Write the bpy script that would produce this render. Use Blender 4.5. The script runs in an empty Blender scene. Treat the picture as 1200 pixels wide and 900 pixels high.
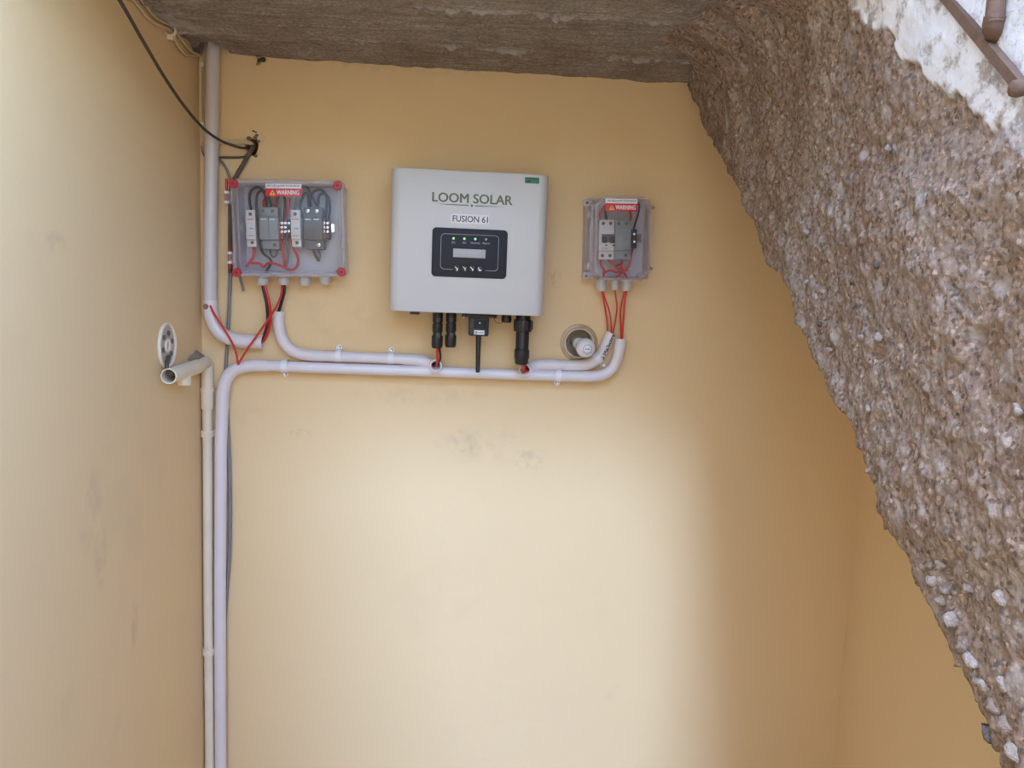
import bpy, bmesh, math, random
import numpy as np
from mathutils import Vector, Matrix
random.seed(7)
SC = bpy.context.scene
COL = SC.collection

# ------------------------------------------------------------------ camera
FPX = 900.0
YAW, PITCH, ROLL = math.radians(4.5), math.radians(-7.0), math.radians(2.25)
CAMZ = 1.5
fwd = np.array([math.sin(YAW)*math.cos(PITCH), math.cos(YAW)*math.cos(PITCH), math.sin(PITCH)])
r0 = np.array([math.cos(YAW), -math.sin(YAW), 0.0])
u0 = np.cross(r0, fwd)
rgt = math.cos(ROLL)*r0 + math.sin(ROLL)*u0
upv = np.cross(rgt, fwd)
CAMP = np.array([0, 0, CAMZ])
cd = bpy.data.cameras.new('camera'); cam = bpy.data.objects.new('camera', cd); COL.objects.link(cam)
cd.sensor_width = 36; cd.lens = 36*FPX/1200; cd.clip_start = 0.02
m = Matrix.Identity(4)
for i in range(3):
    m[i][0] = rgt[i]; m[i][1] = upv[i]; m[i][2] = -fwd[i]; m[i][3] = CAMP[i]
cam.matrix_world = m
SC.camera = cam

# ------------------------------------------------------------------ light
w = bpy.data.worlds.new('sky'); SC.world = w; w.use_nodes = True
nt = w.node_tree; nt.nodes.clear()
sky = nt.nodes.new('ShaderNodeTexSky'); sky.sky_type = 'NISHITA'; sky.sun_disc = False
sky.sun_elevation = math.radians(74); sky.sun_rotation = 0.0; sky.air_density = 1.0; sky.dust_density = 0.7
bg = nt.nodes.new('ShaderNodeBackground'); bg.inputs[1].default_value = 1.5
wo = nt.nodes.new('ShaderNodeOutputWorld')
nt.links.new(sky.outputs[0], bg.inputs[0]); nt.links.new(bg.outputs[0], wo.inputs[0])
sl = bpy.data.lights.new('sky_glow', 'SUN'); sky_glow = bpy.data.objects.new('sky_glow', sl); COL.objects.link(sky_glow)
sl.energy = 4.0; sl.angle = math.radians(13); sl.color = (0.39, 0.59, 1.0)  # wide bluish lamp added in place of bright skylight, not direct sun
sdir = Vector((-0.13, -1.0, 1.0))
sky_glow.rotation_euler = sdir.to_track_quat('Z', 'Y').to_euler(); sky_glow.location = (0, -2, 6)
vs = SC.view_settings
vs.view_transform = 'Standard'; vs.look = 'None'; vs.gamma = 1.0; vs.use_curve_mapping = False
vs.exposure = 0.1
try:
    SC.cycles.use_denoising = True
    SC.cycles.max_bounces = 14; SC.cycles.diffuse_bounces = 8; SC.cycles.transparent_max_bounces = 24
    SC.cycles.caustics_reflective = False; SC.cycles.caustics_refractive = False
except Exception: pass

# ------------------------------------------------------------------ places in the room
YW, XL, XR, ZC = 1.8, -0.572, 1.02, 1.98      # back wall, left wall, right wall, landing soffit
def ray(px, py):
    d = rgt*((px-600)/FPX) + upv*(-(py-450)/FPX) + fwd
    return d
def onY(px, py, y):
    d = ray(px, py); return CAMP + d*(y/d[1])
def W(px, py, off=0.0): return onY(px, py, YW-off)
def LW(px, py, off=0.0):
    d = ray(px, py); return CAMP + d*((XL+off)/d[0])
def onX(px, py, x):
    d = ray(px, py); return CAMP + d*(x/d[0])
def onZ(px, py, z):
    d = ray(px, py); return CAMP + d*((z-CAMZ)/d[2])

# ------------------------------------------------------------------ materials
MATS = {}
def nodes(name):
    mt = bpy.data.materials.new(name); mt.use_nodes = True
    t = mt.node_tree; t.nodes.clear()
    out = t.nodes.new('ShaderNodeOutputMaterial')
    MATS[name] = mt
    return mt, t, out
def N(t, kind, **kw):
    n = t.nodes.new(kind)
    for k, v in kw.items():
        if k.startswith('_'): n.inputs[int(k[1:])].default_value = v
        elif k.startswith('i_'): n.inputs[k[2:].replace('_', ' ')].default_value = v
        else: setattr(n, k, v)
    return n
def L(t, a, b): t.links.new(a, b)
def ramp(t, fac, stops):
    n = t.nodes.new('ShaderNodeValToRGB')
    e = n.color_ramp.elements
    while len(e) < len(stops): e.new(0.5)
    for q, (p, c) in zip(e, stops):
        q.position = p; q.color = (*c, 1) if len(c) == 3 else c
    L(t, fac, n.inputs[0]); return n
def mixc(t, fac, a, b, mode='MIX'):
    n = t.nodes.new('ShaderNodeMix'); n.data_type = 'RGBA'; n.blend_type = mode
    for s, v in ((n.inputs[0], fac), (n.inputs[6], a), (n.inputs[7], b)):
        if hasattr(v, 'links'): L(t, v, s)
        elif isinstance(v, (int, float)): s.default_value = v
        else: s.default_value = (*v, 1)
    return n.outputs[2]
def mth(t, op, a, b=None, clamp=False):
    n = t.nodes.new('ShaderNodeMath'); n.operation = op; n.use_clamp = clamp
    for s, v in ((n.inputs[0], a), (n.inputs[1], b)):
        if v is None: continue
        if hasattr(v, 'links'): L(t, v, s)
        else: s.default_value = v
    return n.outputs[0]
def coords(t): return t.nodes.new('ShaderNodeTexCoord').outputs['Object']
def noise(t, co, scale, detail=3, rough=0.5):
    n = N(t, 'ShaderNodeTexNoise'); L(t, co, n.inputs['Vector'])
    n.inputs['Scale'].default_value = scale; n.inputs['Detail'].default_value = detail; n.inputs['Roughness'].default_value = rough
    return n.outputs[0]
def mat(name, col, rough=0.5, var=0.06, scale=60, bump=0.0, bscale=300, metal=0.0, spec=0.5):
    if name in MATS: return MATS[name]
    mt, t, out = nodes(name)
    b = N(t, 'ShaderNodeBsdfPrincipled'); co = coords(t)
    c = mixc(t, noise(t, co, scale), [x*(1-var) for x in col], [min(1, x*(1+var)) for x in col])
    L(t, c, b.inputs['Base Color'])
    b.inputs['Roughness'].default_value = rough; b.inputs['Metallic'].default_value = metal
    b.inputs['Specular IOR Level'].default_value = spec
    if bump:
        bp = N(t, 'ShaderNodeBump'); bp.inputs['Strength'].default_value = bump; bp.inputs['Distance'].default_value = 0.002
        L(t, noise(t, co, bscale, 2), bp.inputs['Height']); L(t, bp.outputs[0], b.inputs['Normal'])
    L(t, b.outputs[0], out.inputs[0]); return mt
def clear(name, tint=(0.93, 0.93, 0.95), haze=0.08, gloss=0.06, hazecol=(0.8, 0.78, 0.84), rough=0.12):
    mt, t, out = nodes(name)
    tr = N(t, 'ShaderNodeBsdfTransparent'); co = coords(t)
    L(t, mixc(t, noise(t, co, 40), tint, [x*0.97 for x in tint]), tr.inputs[0])
    df = N(t, 'ShaderNodeBsdfDiffuse'); df.inputs[0].default_value = (*hazecol, 1)
    gl = N(t, 'ShaderNodeBsdfGlossy'); gl.inputs['Roughness'].default_value = rough
    m1 = N(t, 'ShaderNodeMixShader'); m1.inputs[0].default_value = haze
    L(t, tr.outputs[0], m1.inputs[1]); L(t, df.outputs[0], m1.inputs[2])
    fr = N(t, 'ShaderNodeLayerWeight'); fr.inputs[0].default_value = 0.25
    f = mth(t, 'ADD', mth(t, 'MULTIPLY', mth(t, 'POWER', fr.outputs['Facing'], 3.0), 0.4), gloss, True)
    m2 = N(t, 'ShaderNodeMixShader'); L(t, f, m2.inputs[0])
    L(t, m1.outputs[0], m2.inputs[1]); L(t, gl.outputs[0], m2.inputs[2]); L(t, m2.outputs[0], out.inputs[0])
    return mt

PAINT = (0.765, 0.572, 0.33)
PAINTL_LIT = (0.78, 0.595, 0.345)  # same paint made paler: brighter light on the left wall put into colour
def wall_mat(name, stains, seed, PAINT=PAINT):
    mt, t, out = nodes(name)
    co0 = t.nodes.new('ShaderNodeTexCoord').outputs['Object']
    mp = N(t, 'ShaderNodeMapping'); mp.inputs['Location'].default_value = (seed, seed*2, seed*3); L(t, co0, mp.inputs[0]); co = mp.outputs[0]
    b = N(t, 'ShaderNodeBsdfPrincipled'); b.inputs['Roughness'].default_value = 0.55; b.inputs['Specular IOR Level'].default_value = 0.3
    c = mixc(t, noise(t, co, 2.2, 4), [x*0.97 for x in PAINT], [min(1, x*1.03) for x in PAINT])
    # thin rubbed dirt, everywhere a little
    d = ramp(t, noise(t, co, 9, 6, 0.65), [(0.60, (0, 0, 0)), (0.85, (1, 1, 1))])
    c = mixc(t, mth(t, 'MULTIPLY', d.outputs[0], 0.16), c, (0.46, 0.36, 0.25))
    sp = ramp(t, noise(t, co, 130, 2, 0.5), [(0.74, (0, 0, 0)), (0.80, (1, 1, 1))])
    c = mixc(t, mth(t, 'MULTIPLY', sp.outputs[0], 0.25), c, (0.30, 0.22, 0.15))
    for (ce, rad, st, colr, nsc) in stains:
        v = N(t, 'ShaderNodeVectorMath', operation='SUBTRACT'); L(t, co0, v.inputs[0]); v.inputs[1].default_value = ce
        v2 = N(t, 'ShaderNodeVectorMath', operation='DIVIDE'); L(t, v.outputs[0], v2.inputs[0]); v2.inputs[1].default_value = rad
        v3 = N(t, 'ShaderNodeVectorMath', operation='LENGTH'); L(t, v2.outputs[0], v3.inputs[0])
        f = mth(t, 'SUBTRACT', 1.0, v3.outputs[1], True)
        n2 = ramp(t, noise(t, co, nsc, 4, 0.6), [(0.45, (0, 0, 0)), (0.62, (1, 1, 1))])
        f = mth(t, 'MULTIPLY', mth(t, 'MULTIPLY', mth(t, 'MULTIPLY', f, 2.0, True), n2.outputs[0]), st*0.5, True)
        c = mixc(t, f, c, colr)
    L(t, c, b.inputs['Base Color'])
    h = mth(t, 'ADD', mth(t, 'MULTIPLY', noise(t, co, 260, 3, 0.6), 0.5), mth(t, 'MULTIPLY', noise(t, co, 22, 3), 1.6))
    bp = N(t, 'ShaderNodeBump'); bp.inputs['Strength'].default_value = 0.35; bp.inputs['Distance'].default_value = 0.0016
    L(t, h, bp.inputs['Height']); L(t, bp.outputs[0], b.inputs['Normal'])
    L(t, b.outputs[0], out.inputs[0]); return mt

def concrete_mat(name, c1, c2, c3, wash=False, scale=1.0, spots=True, grain=1.0, streak=False):
    """rough cast concrete: sand and stones of several colours; attributes 'stone' (which stone) and 'wash' (lime coat)"""
    mt, t, out = nodes(name); co = coords(t)
    b = N(t, 'ShaderNodeBsdfPrincipled'); b.inputs['Roughness'].default_value = 0.9; b.inputs['Specular IOR Level'].default_value = 0.2
    c = ramp(t, noise(t, co, 7*scale, 6, 0.65), [(0.30, c1), (0.52, c2), (0.75, c3)]).outputs[0]
    g = ramp(t, noise(t, co, 160*scale, 4, 0.7), [(0.32, (0.62, 0.60, 0.58)), (0.55, (1, 1, 1)), (0.75, (1.28, 1.26, 1.24))]).outputs[0]
    c = mixc(t, 1.0, c, g, 'MULTIPLY')
    vg = N(t, 'ShaderNodeTexVoronoi'); L(t, co, vg.inputs['Vector']); vg.inputs['Scale'].default_value = 240*scale
    sepc = N(t, 'ShaderNodeSeparateColor'); L(t, vg.outputs['Color'], sepc.inputs[0])
    gr = ramp(t, sepc.outputs[0], [(0.0, (0.45, 0.43, 0.42)), (0.18, (0.85, 0.84, 0.83)), (0.75, (1.08, 1.07, 1.06)), (0.93, (1.3, 1.28, 1.27)), (1.0, (1.7, 1.7, 1.72))]).outputs[0]
    c = mixc(t, grain, c, mixc(t, 1.0, c, gr, 'MULTIPLY'))
    if streak:
        mp = N(t, 'ShaderNodeMapping'); mp.inputs['Scale'].default_value = (1.2, 26, 1); L(t, co, mp.inputs[0])
        c = mixc(t, 1.0, c, ramp(t, noise(t, mp.outputs[0], 6, 6, 0.7), [(0.3, (0.72, 0.70, 0.68)), (0.5, (1, 1, 1)), (0.7, (1.25, 1.25, 1.26))]).outputs[0], 'MULTIPLY')
    at = N(t, 'ShaderNodeAttribute', attribute_name='stone')
    st = ramp(t, at.outputs['Fac'], [(0.0, (0.22, 0.19, 0.17)), (0.1, (0.32, 0.23, 0.17)), (0.45, (0.34, 0.28, 0.23)), (0.7, (0.46, 0.42, 0.39)), (0.9, (0.52, 0.50, 0.50)), (1.0, (0.15, 0.13, 0.13))])
    am = N(t, 'ShaderNodeAttribute', attribute_name='stonemask')
    c = mixc(t, mth(t, 'MULTIPLY', am.outputs['Fac'], 0.38), c, st.outputs[0])
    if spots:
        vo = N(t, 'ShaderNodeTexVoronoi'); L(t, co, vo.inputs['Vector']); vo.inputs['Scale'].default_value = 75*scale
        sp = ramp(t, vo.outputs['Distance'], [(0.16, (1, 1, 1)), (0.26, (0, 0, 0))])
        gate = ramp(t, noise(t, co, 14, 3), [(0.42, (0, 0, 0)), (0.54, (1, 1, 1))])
        c = mixc(t, mth(t, 'MULTIPLY', mth(t, 'MULTIPLY', sp.outputs[0], gate.outputs[0]), 0.75), c, (0.10, 0.085, 0.085))  # dark dots paint the shade of small pits into the colour
        w2 = ramp(t, noise(t, co, 40*scale, 5, 0.7), [(0.58, (0, 0, 0)), (0.70, (1, 1, 1))])
        c = mixc(t, mth(t, 'MULTIPLY', w2.outputs[0], 0.24), c, (0.52, 0.48, 0.46))
    if wash:
        aw = N(t, 'ShaderNodeAttribute', attribute_name='wash')
        wc = mixc(t, noise(t, co, 30, 5, 0.7), (0.62, 0.60, 0.62), (0.84, 0.85, 0.90))
        chip = ramp(t, noise(t, co, 24, 6, 0.7), [(0.49, (1, 1, 1)), (0.58, (0, 0, 0))])
        rs = ramp(t, noise(t, co, 11, 4, 0.6), [(0.46, (0, 0, 0)), (0.66, (1, 1, 1))])
        wc = mixc(t, mth(t, 'MULTIPLY', rs.outputs[0], 0.35), wc, (0.62, 0.47, 0.43))
        c = mixc(t, mth(t, 'MULTIPLY', aw.outputs['Fac'], mth(t, 'ADD', mth(t, 'MULTIPLY', chip.outputs[0], 0.75), 0.25)), c, wc)
        ae = N(t, 'ShaderNodeAttribute', attribute_name='lime')
        c = mixc(t, mth(t, 'MULTIPLY', ae.outputs['Fac'], 0.9), c, mixc(t, noise(t, co, 90, 4, 0.7), (0.30, 0.27, 0.26), (0.58, 0.55, 0.55)))
    L(t, c, b.inputs['Base Color'])
    bp = N(t, 'ShaderNodeBump'); bp.inputs['Strength'].default_value = 0.5; bp.inputs['Distance'].default_value = 0.0025
    h = mth(t, 'ADD', noise(t, co, 220*scale, 5, 0.7), mth(t, 'MULTIPLY', noise(t, co, 60*scale, 4, 0.7), 1.5))
    L(t, h, bp.inputs['Height']); L(t, bp.outputs[0], b.inputs['Normal'])
    L(t, b.outputs[0], out.inputs[0]); return mt

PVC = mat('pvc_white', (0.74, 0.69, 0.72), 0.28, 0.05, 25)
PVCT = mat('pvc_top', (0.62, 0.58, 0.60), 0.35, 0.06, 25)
PVCIN = mat('pvc_inside', (0.30, 0.16, 0.13), 0.8)
CREAM = mat('painted_pvc', (0.80, 0.72, 0.58), 0.5, 0.08, 30, 0.15, 120)
CLIP = mat('clip_white', (0.80, 0.80, 0.84), 0.35)
RED = mat('red_wire', (0.62, 0.035, 0.03), 0.35, 0.1)
BLK = mat('black_plastic', (0.018, 0.018, 0.021), 0.42, 0.2)
BLKW = mat('black_wire', (0.03, 0.022, 0.022), 0.45, 0.2)
BROWNC = mat('brown_cable', (0.10, 0.075, 0.06), 0.5, 0.2)
GREYC = mat('grey_cable', (0.22, 0.21, 0.22), 0.5, 0.15)
BEIGE = mat('beige_cable', (0.62, 0.50, 0.33), 0.5, 0.1, 40)
STEEL = mat('steel', (0.75, 0.74, 0.74), 0.25, 0.1, metal=1.0)
BRASS = mat('brass_screw', (0.55, 0.42, 0.33), 0.35, 0.2, metal=0.9)
INVW = mat('powder_white', (0.62, 0.625, 0.65), 0.42, 0.025, 6, 0.06, 700)
LOGO = mat('logo_green', (0.115, 0.15, 0.085), 0.5)
STICK = mat('sticker_white', (0.80, 0.80, 0.86), 0.45, 0.03)
INK = mat('ink_navy', (0.03, 0.035, 0.10), 0.5)
INKB = mat('ink_black', (0.02, 0.02, 0.025), 0.5)
PANEL = mat('panel_dark', (0.022, 0.024, 0.034), 0.45, 0.15, 30, spec=0.2)
LINE = mat('panel_line', (0.42, 0.43, 0.48), 0.5)
LCD = mat('lcd_grey', (0.42, 0.40, 0.43), 0.3, 0.08, 200)
GRNST = mat('green_sticker', (0.03, 0.18, 0.10), 0.4, 0.5, 500)
BOXG = mat('box_grey', (0.60, 0.59, 0.64), 0.35, 0.06, 30)
GLAND = mat('gland_grey', (0.58, 0.56, 0.57), 0.4)
REDP = mat('red_plastic', (0.50, 0.02, 0.035), 0.35, 0.1)
REDL = mat('label_red', (0.60, 0.02, 0.04), 0.4, 0.05)
YEL = mat('label_yellow', (0.80, 0.55, 0.08), 0.4)
FUSE = mat('fuse_white', (0.74, 0.72, 0.69), 0.4)
SPD = mat('module_grey', (0.27, 0.29, 0.295), 0.45)
SPDD = mat('module_dark', (0.13, 0.12, 0.12), 0.5)
SCR_SHADE = mat('screw_recess_shade', (0.14, 0.13, 0.13), 0.35, 0.2, metal=0.6)  # dark tone paints the shade of the recessed screw holes
MCBW = mat('breaker_white', (0.72, 0.70, 0.69), 0.4)
TEAL = mat('teal_wire', (0.05, 0.16, 0.15), 0.5)
ORNG = mat('orange_print', (0.75, 0.25, 0.08), 0.5)
WIN = mat('status_window', (0.55, 0.78, 0.75), 0.2)
RUSTP = mat('brown_iron', (0.135, 0.075, 0.047), 0.7, 0.3, 80, 0.4, 200)
BULBM = mat('bulb_white', (0.78, 0.77, 0.82), 0.25, 0.02)
DARK = mat('dark_hole', (0.02, 0.017, 0.015), 0.9)
CEM = mat('cement_patch', (0.33, 0.28, 0.24), 0.9, 0.25, 60, 0.6, 200)
BUG = mat('insect_dark', (0.05, 0.035, 0.03), 0.5, 0.3, 300)
COVER = clear('clear_cover', tint=(0.97, 0.97, 0.985), haze=0.022, gloss=0.015)
COVERS = clear('clear_side', tint=(0.92, 0.90, 0.93), haze=0.15, gloss=0.035, rough=0.22, hazecol=(0.82, 0.79, 0.84))
CLEARC = clear('clear_amber', tint=(0.92, 0.88, 0.80), haze=0.25, gloss=0.05, hazecol=(0.75, 0.64, 0.48))
def led_mat(name, col, s):
    mt, t, out = nodes(name); e = N(t, 'ShaderNodeEmission'); co = coords(t)
    L(t, mixc(t, noise(t, co, 50), col, [min(1, x*1.1) for x in col]), e.inputs[0]); e.inputs[1].default_value = s
    L(t, e.outputs[0], out.inputs[0]); return mt
LEDG = led_mat('led_green', (0.45, 0.95, 0.35), 1.0)
LEDW = led_mat('led_white', (0.9, 0.9, 0.95), 0.9)
LEDO = mat('led_off', (0.45, 0.38, 0.40), 0.3)

# ------------------------------------------------------------------ object helpers
ROOTM = {}
def tag(o, label, cat, group=None):
    o['label'] = label; o['category'] = cat
    if group: o['group'] = group
    return o
def root(name, loc, label, cat, group=None, rot=0.0):
    o = bpy.data.objects.new(name, None); COL.objects.link(o)
    o.empty_display_size = 0.05
    M = Matrix.Translation(Vector(loc)) @ Matrix.Rotation(-rot, 4, 'Y')
    o.matrix_world = M; ROOTM[o.name] = M
    return tag(o, label, cat, group)
def obj(name, VF, mt, parent=None, smooth=True, sharp=40, kind=None):
    V, F = VF
    V = np.asarray(V, float)
    me = bpy.data.meshes.new(name)
    if parent is not None: M = ROOTM[parent.name]
    else:
        lo, hi = V.min(0), V.max(0); M = Matrix.Translation(((lo[0]+hi[0])/2, (lo[1]+hi[1])/2, lo[2]))
    Mi = np.array(M.inverted())
    V = V @ Mi[:3, :3].T + Mi[:3, 3]
    me.from_pydata(V.tolist(), [], [list(map(int, f)) for f in F]); me.update()
    bm = bmesh.new(); bm.from_mesh(me); bmesh.ops.recalc_face_normals(bm, faces=bm.faces); bm.to_mesh(me); bm.free()
    me.materials.append(mt)
    o = bpy.data.objects.new(name, me); COL.objects.link(o)
    if smooth:
        me.shade_smooth()
        try: me.set_sharp_from_angle(angle=math.radians(sharp))
        except Exception: pass
    if parent is not None: o.parent = parent; 
    else: o.matrix_world = M
    ROOTM[o.name] = M
    if kind: o['kind'] = kind
    return o
def join(*vfs):
    V, F = [], []
    for v, f in vfs:
        b = len(V); V += [tuple(p) for p in v]; F += [[i+b for i in q] for q in f]
    return V, F
def catmull(P, sub=6):
    P = [np.asarray(p, float) for p in P]
    if len(P) < 3: return P
    Q = [2*P[0]-P[1]] + P + [2*P[-1]-P[-2]]
    out = []
    for i in range(1, len(Q)-2):
        a, b, c, d = Q[i-1:i+3]
        for k in range(sub):
            s = k/sub
            out.append(0.5*((2*b)+(-a+c)*s+(2*a-5*b+4*c-d)*s*s+(-a+3*b-3*c+d)*s**3))
    out.append(P[-1]); return out
def tube(P, r, n=10, caps=True, smooth_sub=0, flat=None):
    if smooth_sub: P = catmull(P, smooth_sub)
    P = [np.asarray(p, float) for p in P]
    R = r if isinstance(r, (list, tuple, np.ndarray)) else [r]*len(P)
    if len(R) != len(P): R = np.interp(np.linspace(0, 1, len(P)), np.linspace(0, 1, len(R)), R)
    V, F = [], []; nrm = None
    for i, p in enumerate(P):
        t = P[min(i+1, len(P)-1)] - P[max(i-1, 0)]; t = t/(np.linalg.norm(t)+1e-12)
        if nrm is None:
            a = np.array([0, 1, 0]) if abs(t[1]) < 0.9 else np.array([1, 0, 0])
            nrm = np.cross(t, a)
        nrm = nrm - t*np.dot(nrm, t); nrm /= np.linalg.norm(nrm)+1e-12
        bn = np.cross(t, nrm)
        for k in range(n):
            a = 2*math.pi*k/n; s = (flat or 1.0)
            V.append(p + R[i]*(math.cos(a)*nrm + math.sin(a)*bn*s))
    for i in range(len(P)-1):
        for k in range(n):
            F.append([i*n+k, i*n+(k+1) % n, (i+1)*n+(k+1) % n, (i+1)*n+k])
    if caps: F += [list(range(n))[::-1], [(len(P)-1)*n+k for k in range(n)]]
    return V, F
def hollow(P, r, wall=0.0018, n=20, depth=None):
    """pipe with a bore: outer and inner skin and two annular ends"""
    P = [np.asarray(p, float) for p in P]
    R = np.asarray(r if isinstance(r, (list, np.ndarray)) else [r]*len(P), float)
    Vo, Fo = tube(P, R, n, False); Vi, Fi = tube(P, R-wall, n, False)
    b = len(Vo); F = Fo + [[i+b for i in f][::-1] for f in Fi]; e = (len(P)-1)*n
    for k in range(n):
        q = (k+1) % n
        F.append([k, q, b+q, b+k][::-1]); F.append([e+k, e+q, b+e+q, b+e+k])
    return Vo+Vi, F
def lathe(o, axis, prof, n=20, side=None):
    o = np.asarray(o, float); ax = np.asarray(axis, float); ax /= np.linalg.norm(ax)
    a = np.array([1, 0, 0]) if abs(ax[0]) < 0.9 else np.array([0, 0, 1])
    e1 = np.cross(ax, a); e1 /= np.linalg.norm(e1); e2 = np.cross(ax, e1)
    V, F = [], []
    for (r, h) in prof:
        for k in range(n):
            t = 2*math.pi*(k+0.5)/n
            V.append(o + ax*h + max(r, 1e-5)*(math.cos(t)*e1+math.sin(t)*e2))
    for i in range(len(prof)-1):
        for k in range(n):
            F.append([i*n+k, i*n+(k+1) % n, (i+1)*n+(k+1) % n, (i+1)*n+k])
    F += [list(range(n))[::-1], [(len(prof)-1)*n+k for k in range(n)]]
    return V, F
class Frame:
    """a frame on the back wall: u right, v up, w out of the wall"""
    def __init__(s, px, py, th=0.0, y=YW, off=0.0):
        s.o = onY(px, py, y-off); s.o = np.array([s.o[0], y, s.o[2]]); s.th = th
        s.u = np.array([math.cos(th), 0, math.sin(th)]); s.v = np.array([-math.sin(th), 0, math.cos(th)]); s.w = np.array([0, -1.0, 0])
    def P(s, u, v, w): return s.o + s.u*u + s.v*v + s.w*w
    def uv(s, px, py, w):
        p = onY(px, py, s.o[1]-w) - s.o
        return float(p@s.u), float(p@s.v)
    def at(s, px, py, w): u, v = s.uv(px, py, w); return s.P(u, v, w)
def rr(u0, u1, v0, v1, r, seg=5):
    pts = []
    for cx, cy, a0 in ((u1-r, v1-r, 0), (u0+r, v1-r, 90), (u0+r, v0+r, 180), (u1-r, v0+r, 270)):
        for k in range(seg+1):
            a = math.radians(a0+90*k/seg); pts.append((cx+r*math.cos(a), cy+r*math.sin(a)))
    return pts
def prism(fr, poly, w0, w1, bev=0.0, seg=3, back=True):
    poly = np.asarray(poly, float); n = len(poly); c = (poly.min(0)+poly.max(0))/2; hs = (poly.max(0)-poly.min(0))/2
    rings = [(poly, w0)]
    if bev > 0:
        for k in range(seg+1):
            a = math.pi/2*k/seg; ins = bev*(1-math.cos(a)); 
            sc = (hs-ins)/hs
            rings.append((c+(poly-c)*sc, w1-bev+bev*math.sin(a)))
    else: rings.append((poly, w1))
    V, F = [], []
    for pl, ww in rings: V += [fr.P(p[0], p[1], ww) for p in pl]
    for i in range(len(rings)-1):
        for k in range(n): F.append([i*n+k, i*n+(k+1) % n, (i+1)*n+(k+1) % n, (i+1)*n+k])
    F.append([(len(rings)-1)*n+k for k in range(n)])
    if back: F.append(list(range(n))[::-1])
    return V, F
def boxuv(fr, u0, u1, v0, v1, w0, w1, bev=0.0008): 
    return prism(fr, rr(min(u0, u1), max(u0, u1), min(v0, v1), max(v0, v1), max(bev, 0.0002), 2), w0, w1, bev, 2)
def boxpx(fr, x0, x1, y0, y1, w0, w1, bev=0.0008):
    """a block whose front face spans pixels x0..x1, y0..y1"""
    a = fr.uv(x0, (y0+y1)/2, w1); b = fr.uv(x1, (y0+y1)/2, w1); c = fr.uv((x0+x1)/2, y1, w1); d = fr.uv((x0+x1)/2, y0, w1)
    return boxuv(fr, a[0], b[0], c[1], d[1], w0, w1, bev)
def text(fr, body, u, v, width, wv, height=None, rot=0.0, bold=0.0, extr=0.0002):
    cu = bpy.data.curves.new('t', 'FONT'); cu.body = body; cu.size = 1; cu.resolution_u = 3
    to = bpy.data.objects.new('t', cu); COL.objects.link(to)
    bpy.context.view_layer.update()
    me = bpy.data.meshes.new_from_object(to.evaluated_get(bpy.context.evaluated_depsgraph_get()))
    V = np.array([x.co[:] for x in me.vertices]); F = [list(p.vertices) for p in me.polygons]
    bpy.data.objects.remove(to); bpy.data.curves.remove(cu); bpy.data.meshes.remove(me)
    if bold:
        n0 = len(V); V = np.concatenate([V+np.array([a_*bold, b_*bold*0.6, 0.0008*k_]) for k_, (a_, b_) in enumerate(((-1, 0), (1, 0), (-.4, 1), (.4, -1), (0, 0)))])
        F = [[i_+n0*k_ for i_ in f_] for k_ in range(5) for f_ in F]
    lo, hi = V.min(0), V.max(0); sx = width/(hi[0]-lo[0]); sy = height/(hi[1]-lo[1]) if height else sx
    X = (V[:, 0]-(lo[0]+hi[0])/2)*sx; Y = (V[:, 1]-(lo[1]+hi[1])/2)*sy
    c, s = math.cos(rot), math.sin(rot)
    return [fr.P(u+c*x-s*y, v+s*x+c*y, wv+0.01*z) for x, y, z in zip(X, Y, V[:, 2])], F
def screw(fr, u, v, wv, r, h=0.0015, slot=True):
    o = fr.P(u, v, wv)
    return lathe(o, fr.w, [(r, 0), (r, h*0.6), (r*0.8, h), (r*0.35, h), (r*0.3, h*0.5)], 12)
def ring_line(fr, poly, wd, wv):
    poly = [fr.P(p[0], p[1], wv) for p in poly]
    return poly

# ------------------------------------------------------------------ numpy noise
def _h(i, j, k, s):
    n = np.sin(i*127.1+j*311.7+k*74.7+s*53.3)*43758.5453
    return n-np.floor(n)
def vnoise(P, f, s=0):
    Q = P*f; I = np.floor(Q); T = Q-I; T = T*T*(3-2*T); r = 0
    for a in (0, 1):
        for b in (0, 1):
            for c in (0, 1):
                wgt = (T[:, 0] if a else 1-T[:, 0])*(T[:, 1] if b else 1-T[:, 1])*(T[:, 2] if c else 1-T[:, 2])
                r = r + wgt*_h(I[:, 0]+a, I[:, 1]+b, I[:, 2]+c, s)
    return r*2-1
def fbm(P, f, o=4, s=0, g=0.5):
    r = 0; a = 1.0
    for i in range(o): r = r+a*vnoise(P, f, s+i); f *= 2.03; a *= g
    return r
def worley(P, f, s=0):
    Q = P*f; I = np.floor(Q); best = np.full(len(P), 9.0); rid = np.zeros(len(P))
    for a in (-1, 0, 1):
        for b in (-1, 0, 1):
            for c in (-1, 0, 1):
                x, y, z = I[:, 0]+a, I[:, 1]+b, I[:, 2]+c
                d = np.sqrt((x+_h(x, y, z, s)-Q[:, 0])**2+(y+_h(x, y, z, s+1)-Q[:, 1])**2+(z+_h(x, y, z, s+2)-Q[:, 2])**2)
                mk = d < best; best = np.where(mk, d, best); rid = np.where(mk, _h(x, y, z, s+3), rid)
    return best, rid
def sstep(a, b, x): t = np.clip((x-a)/(b-a), 0, 1); return t*t*(3-2*t)
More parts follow.
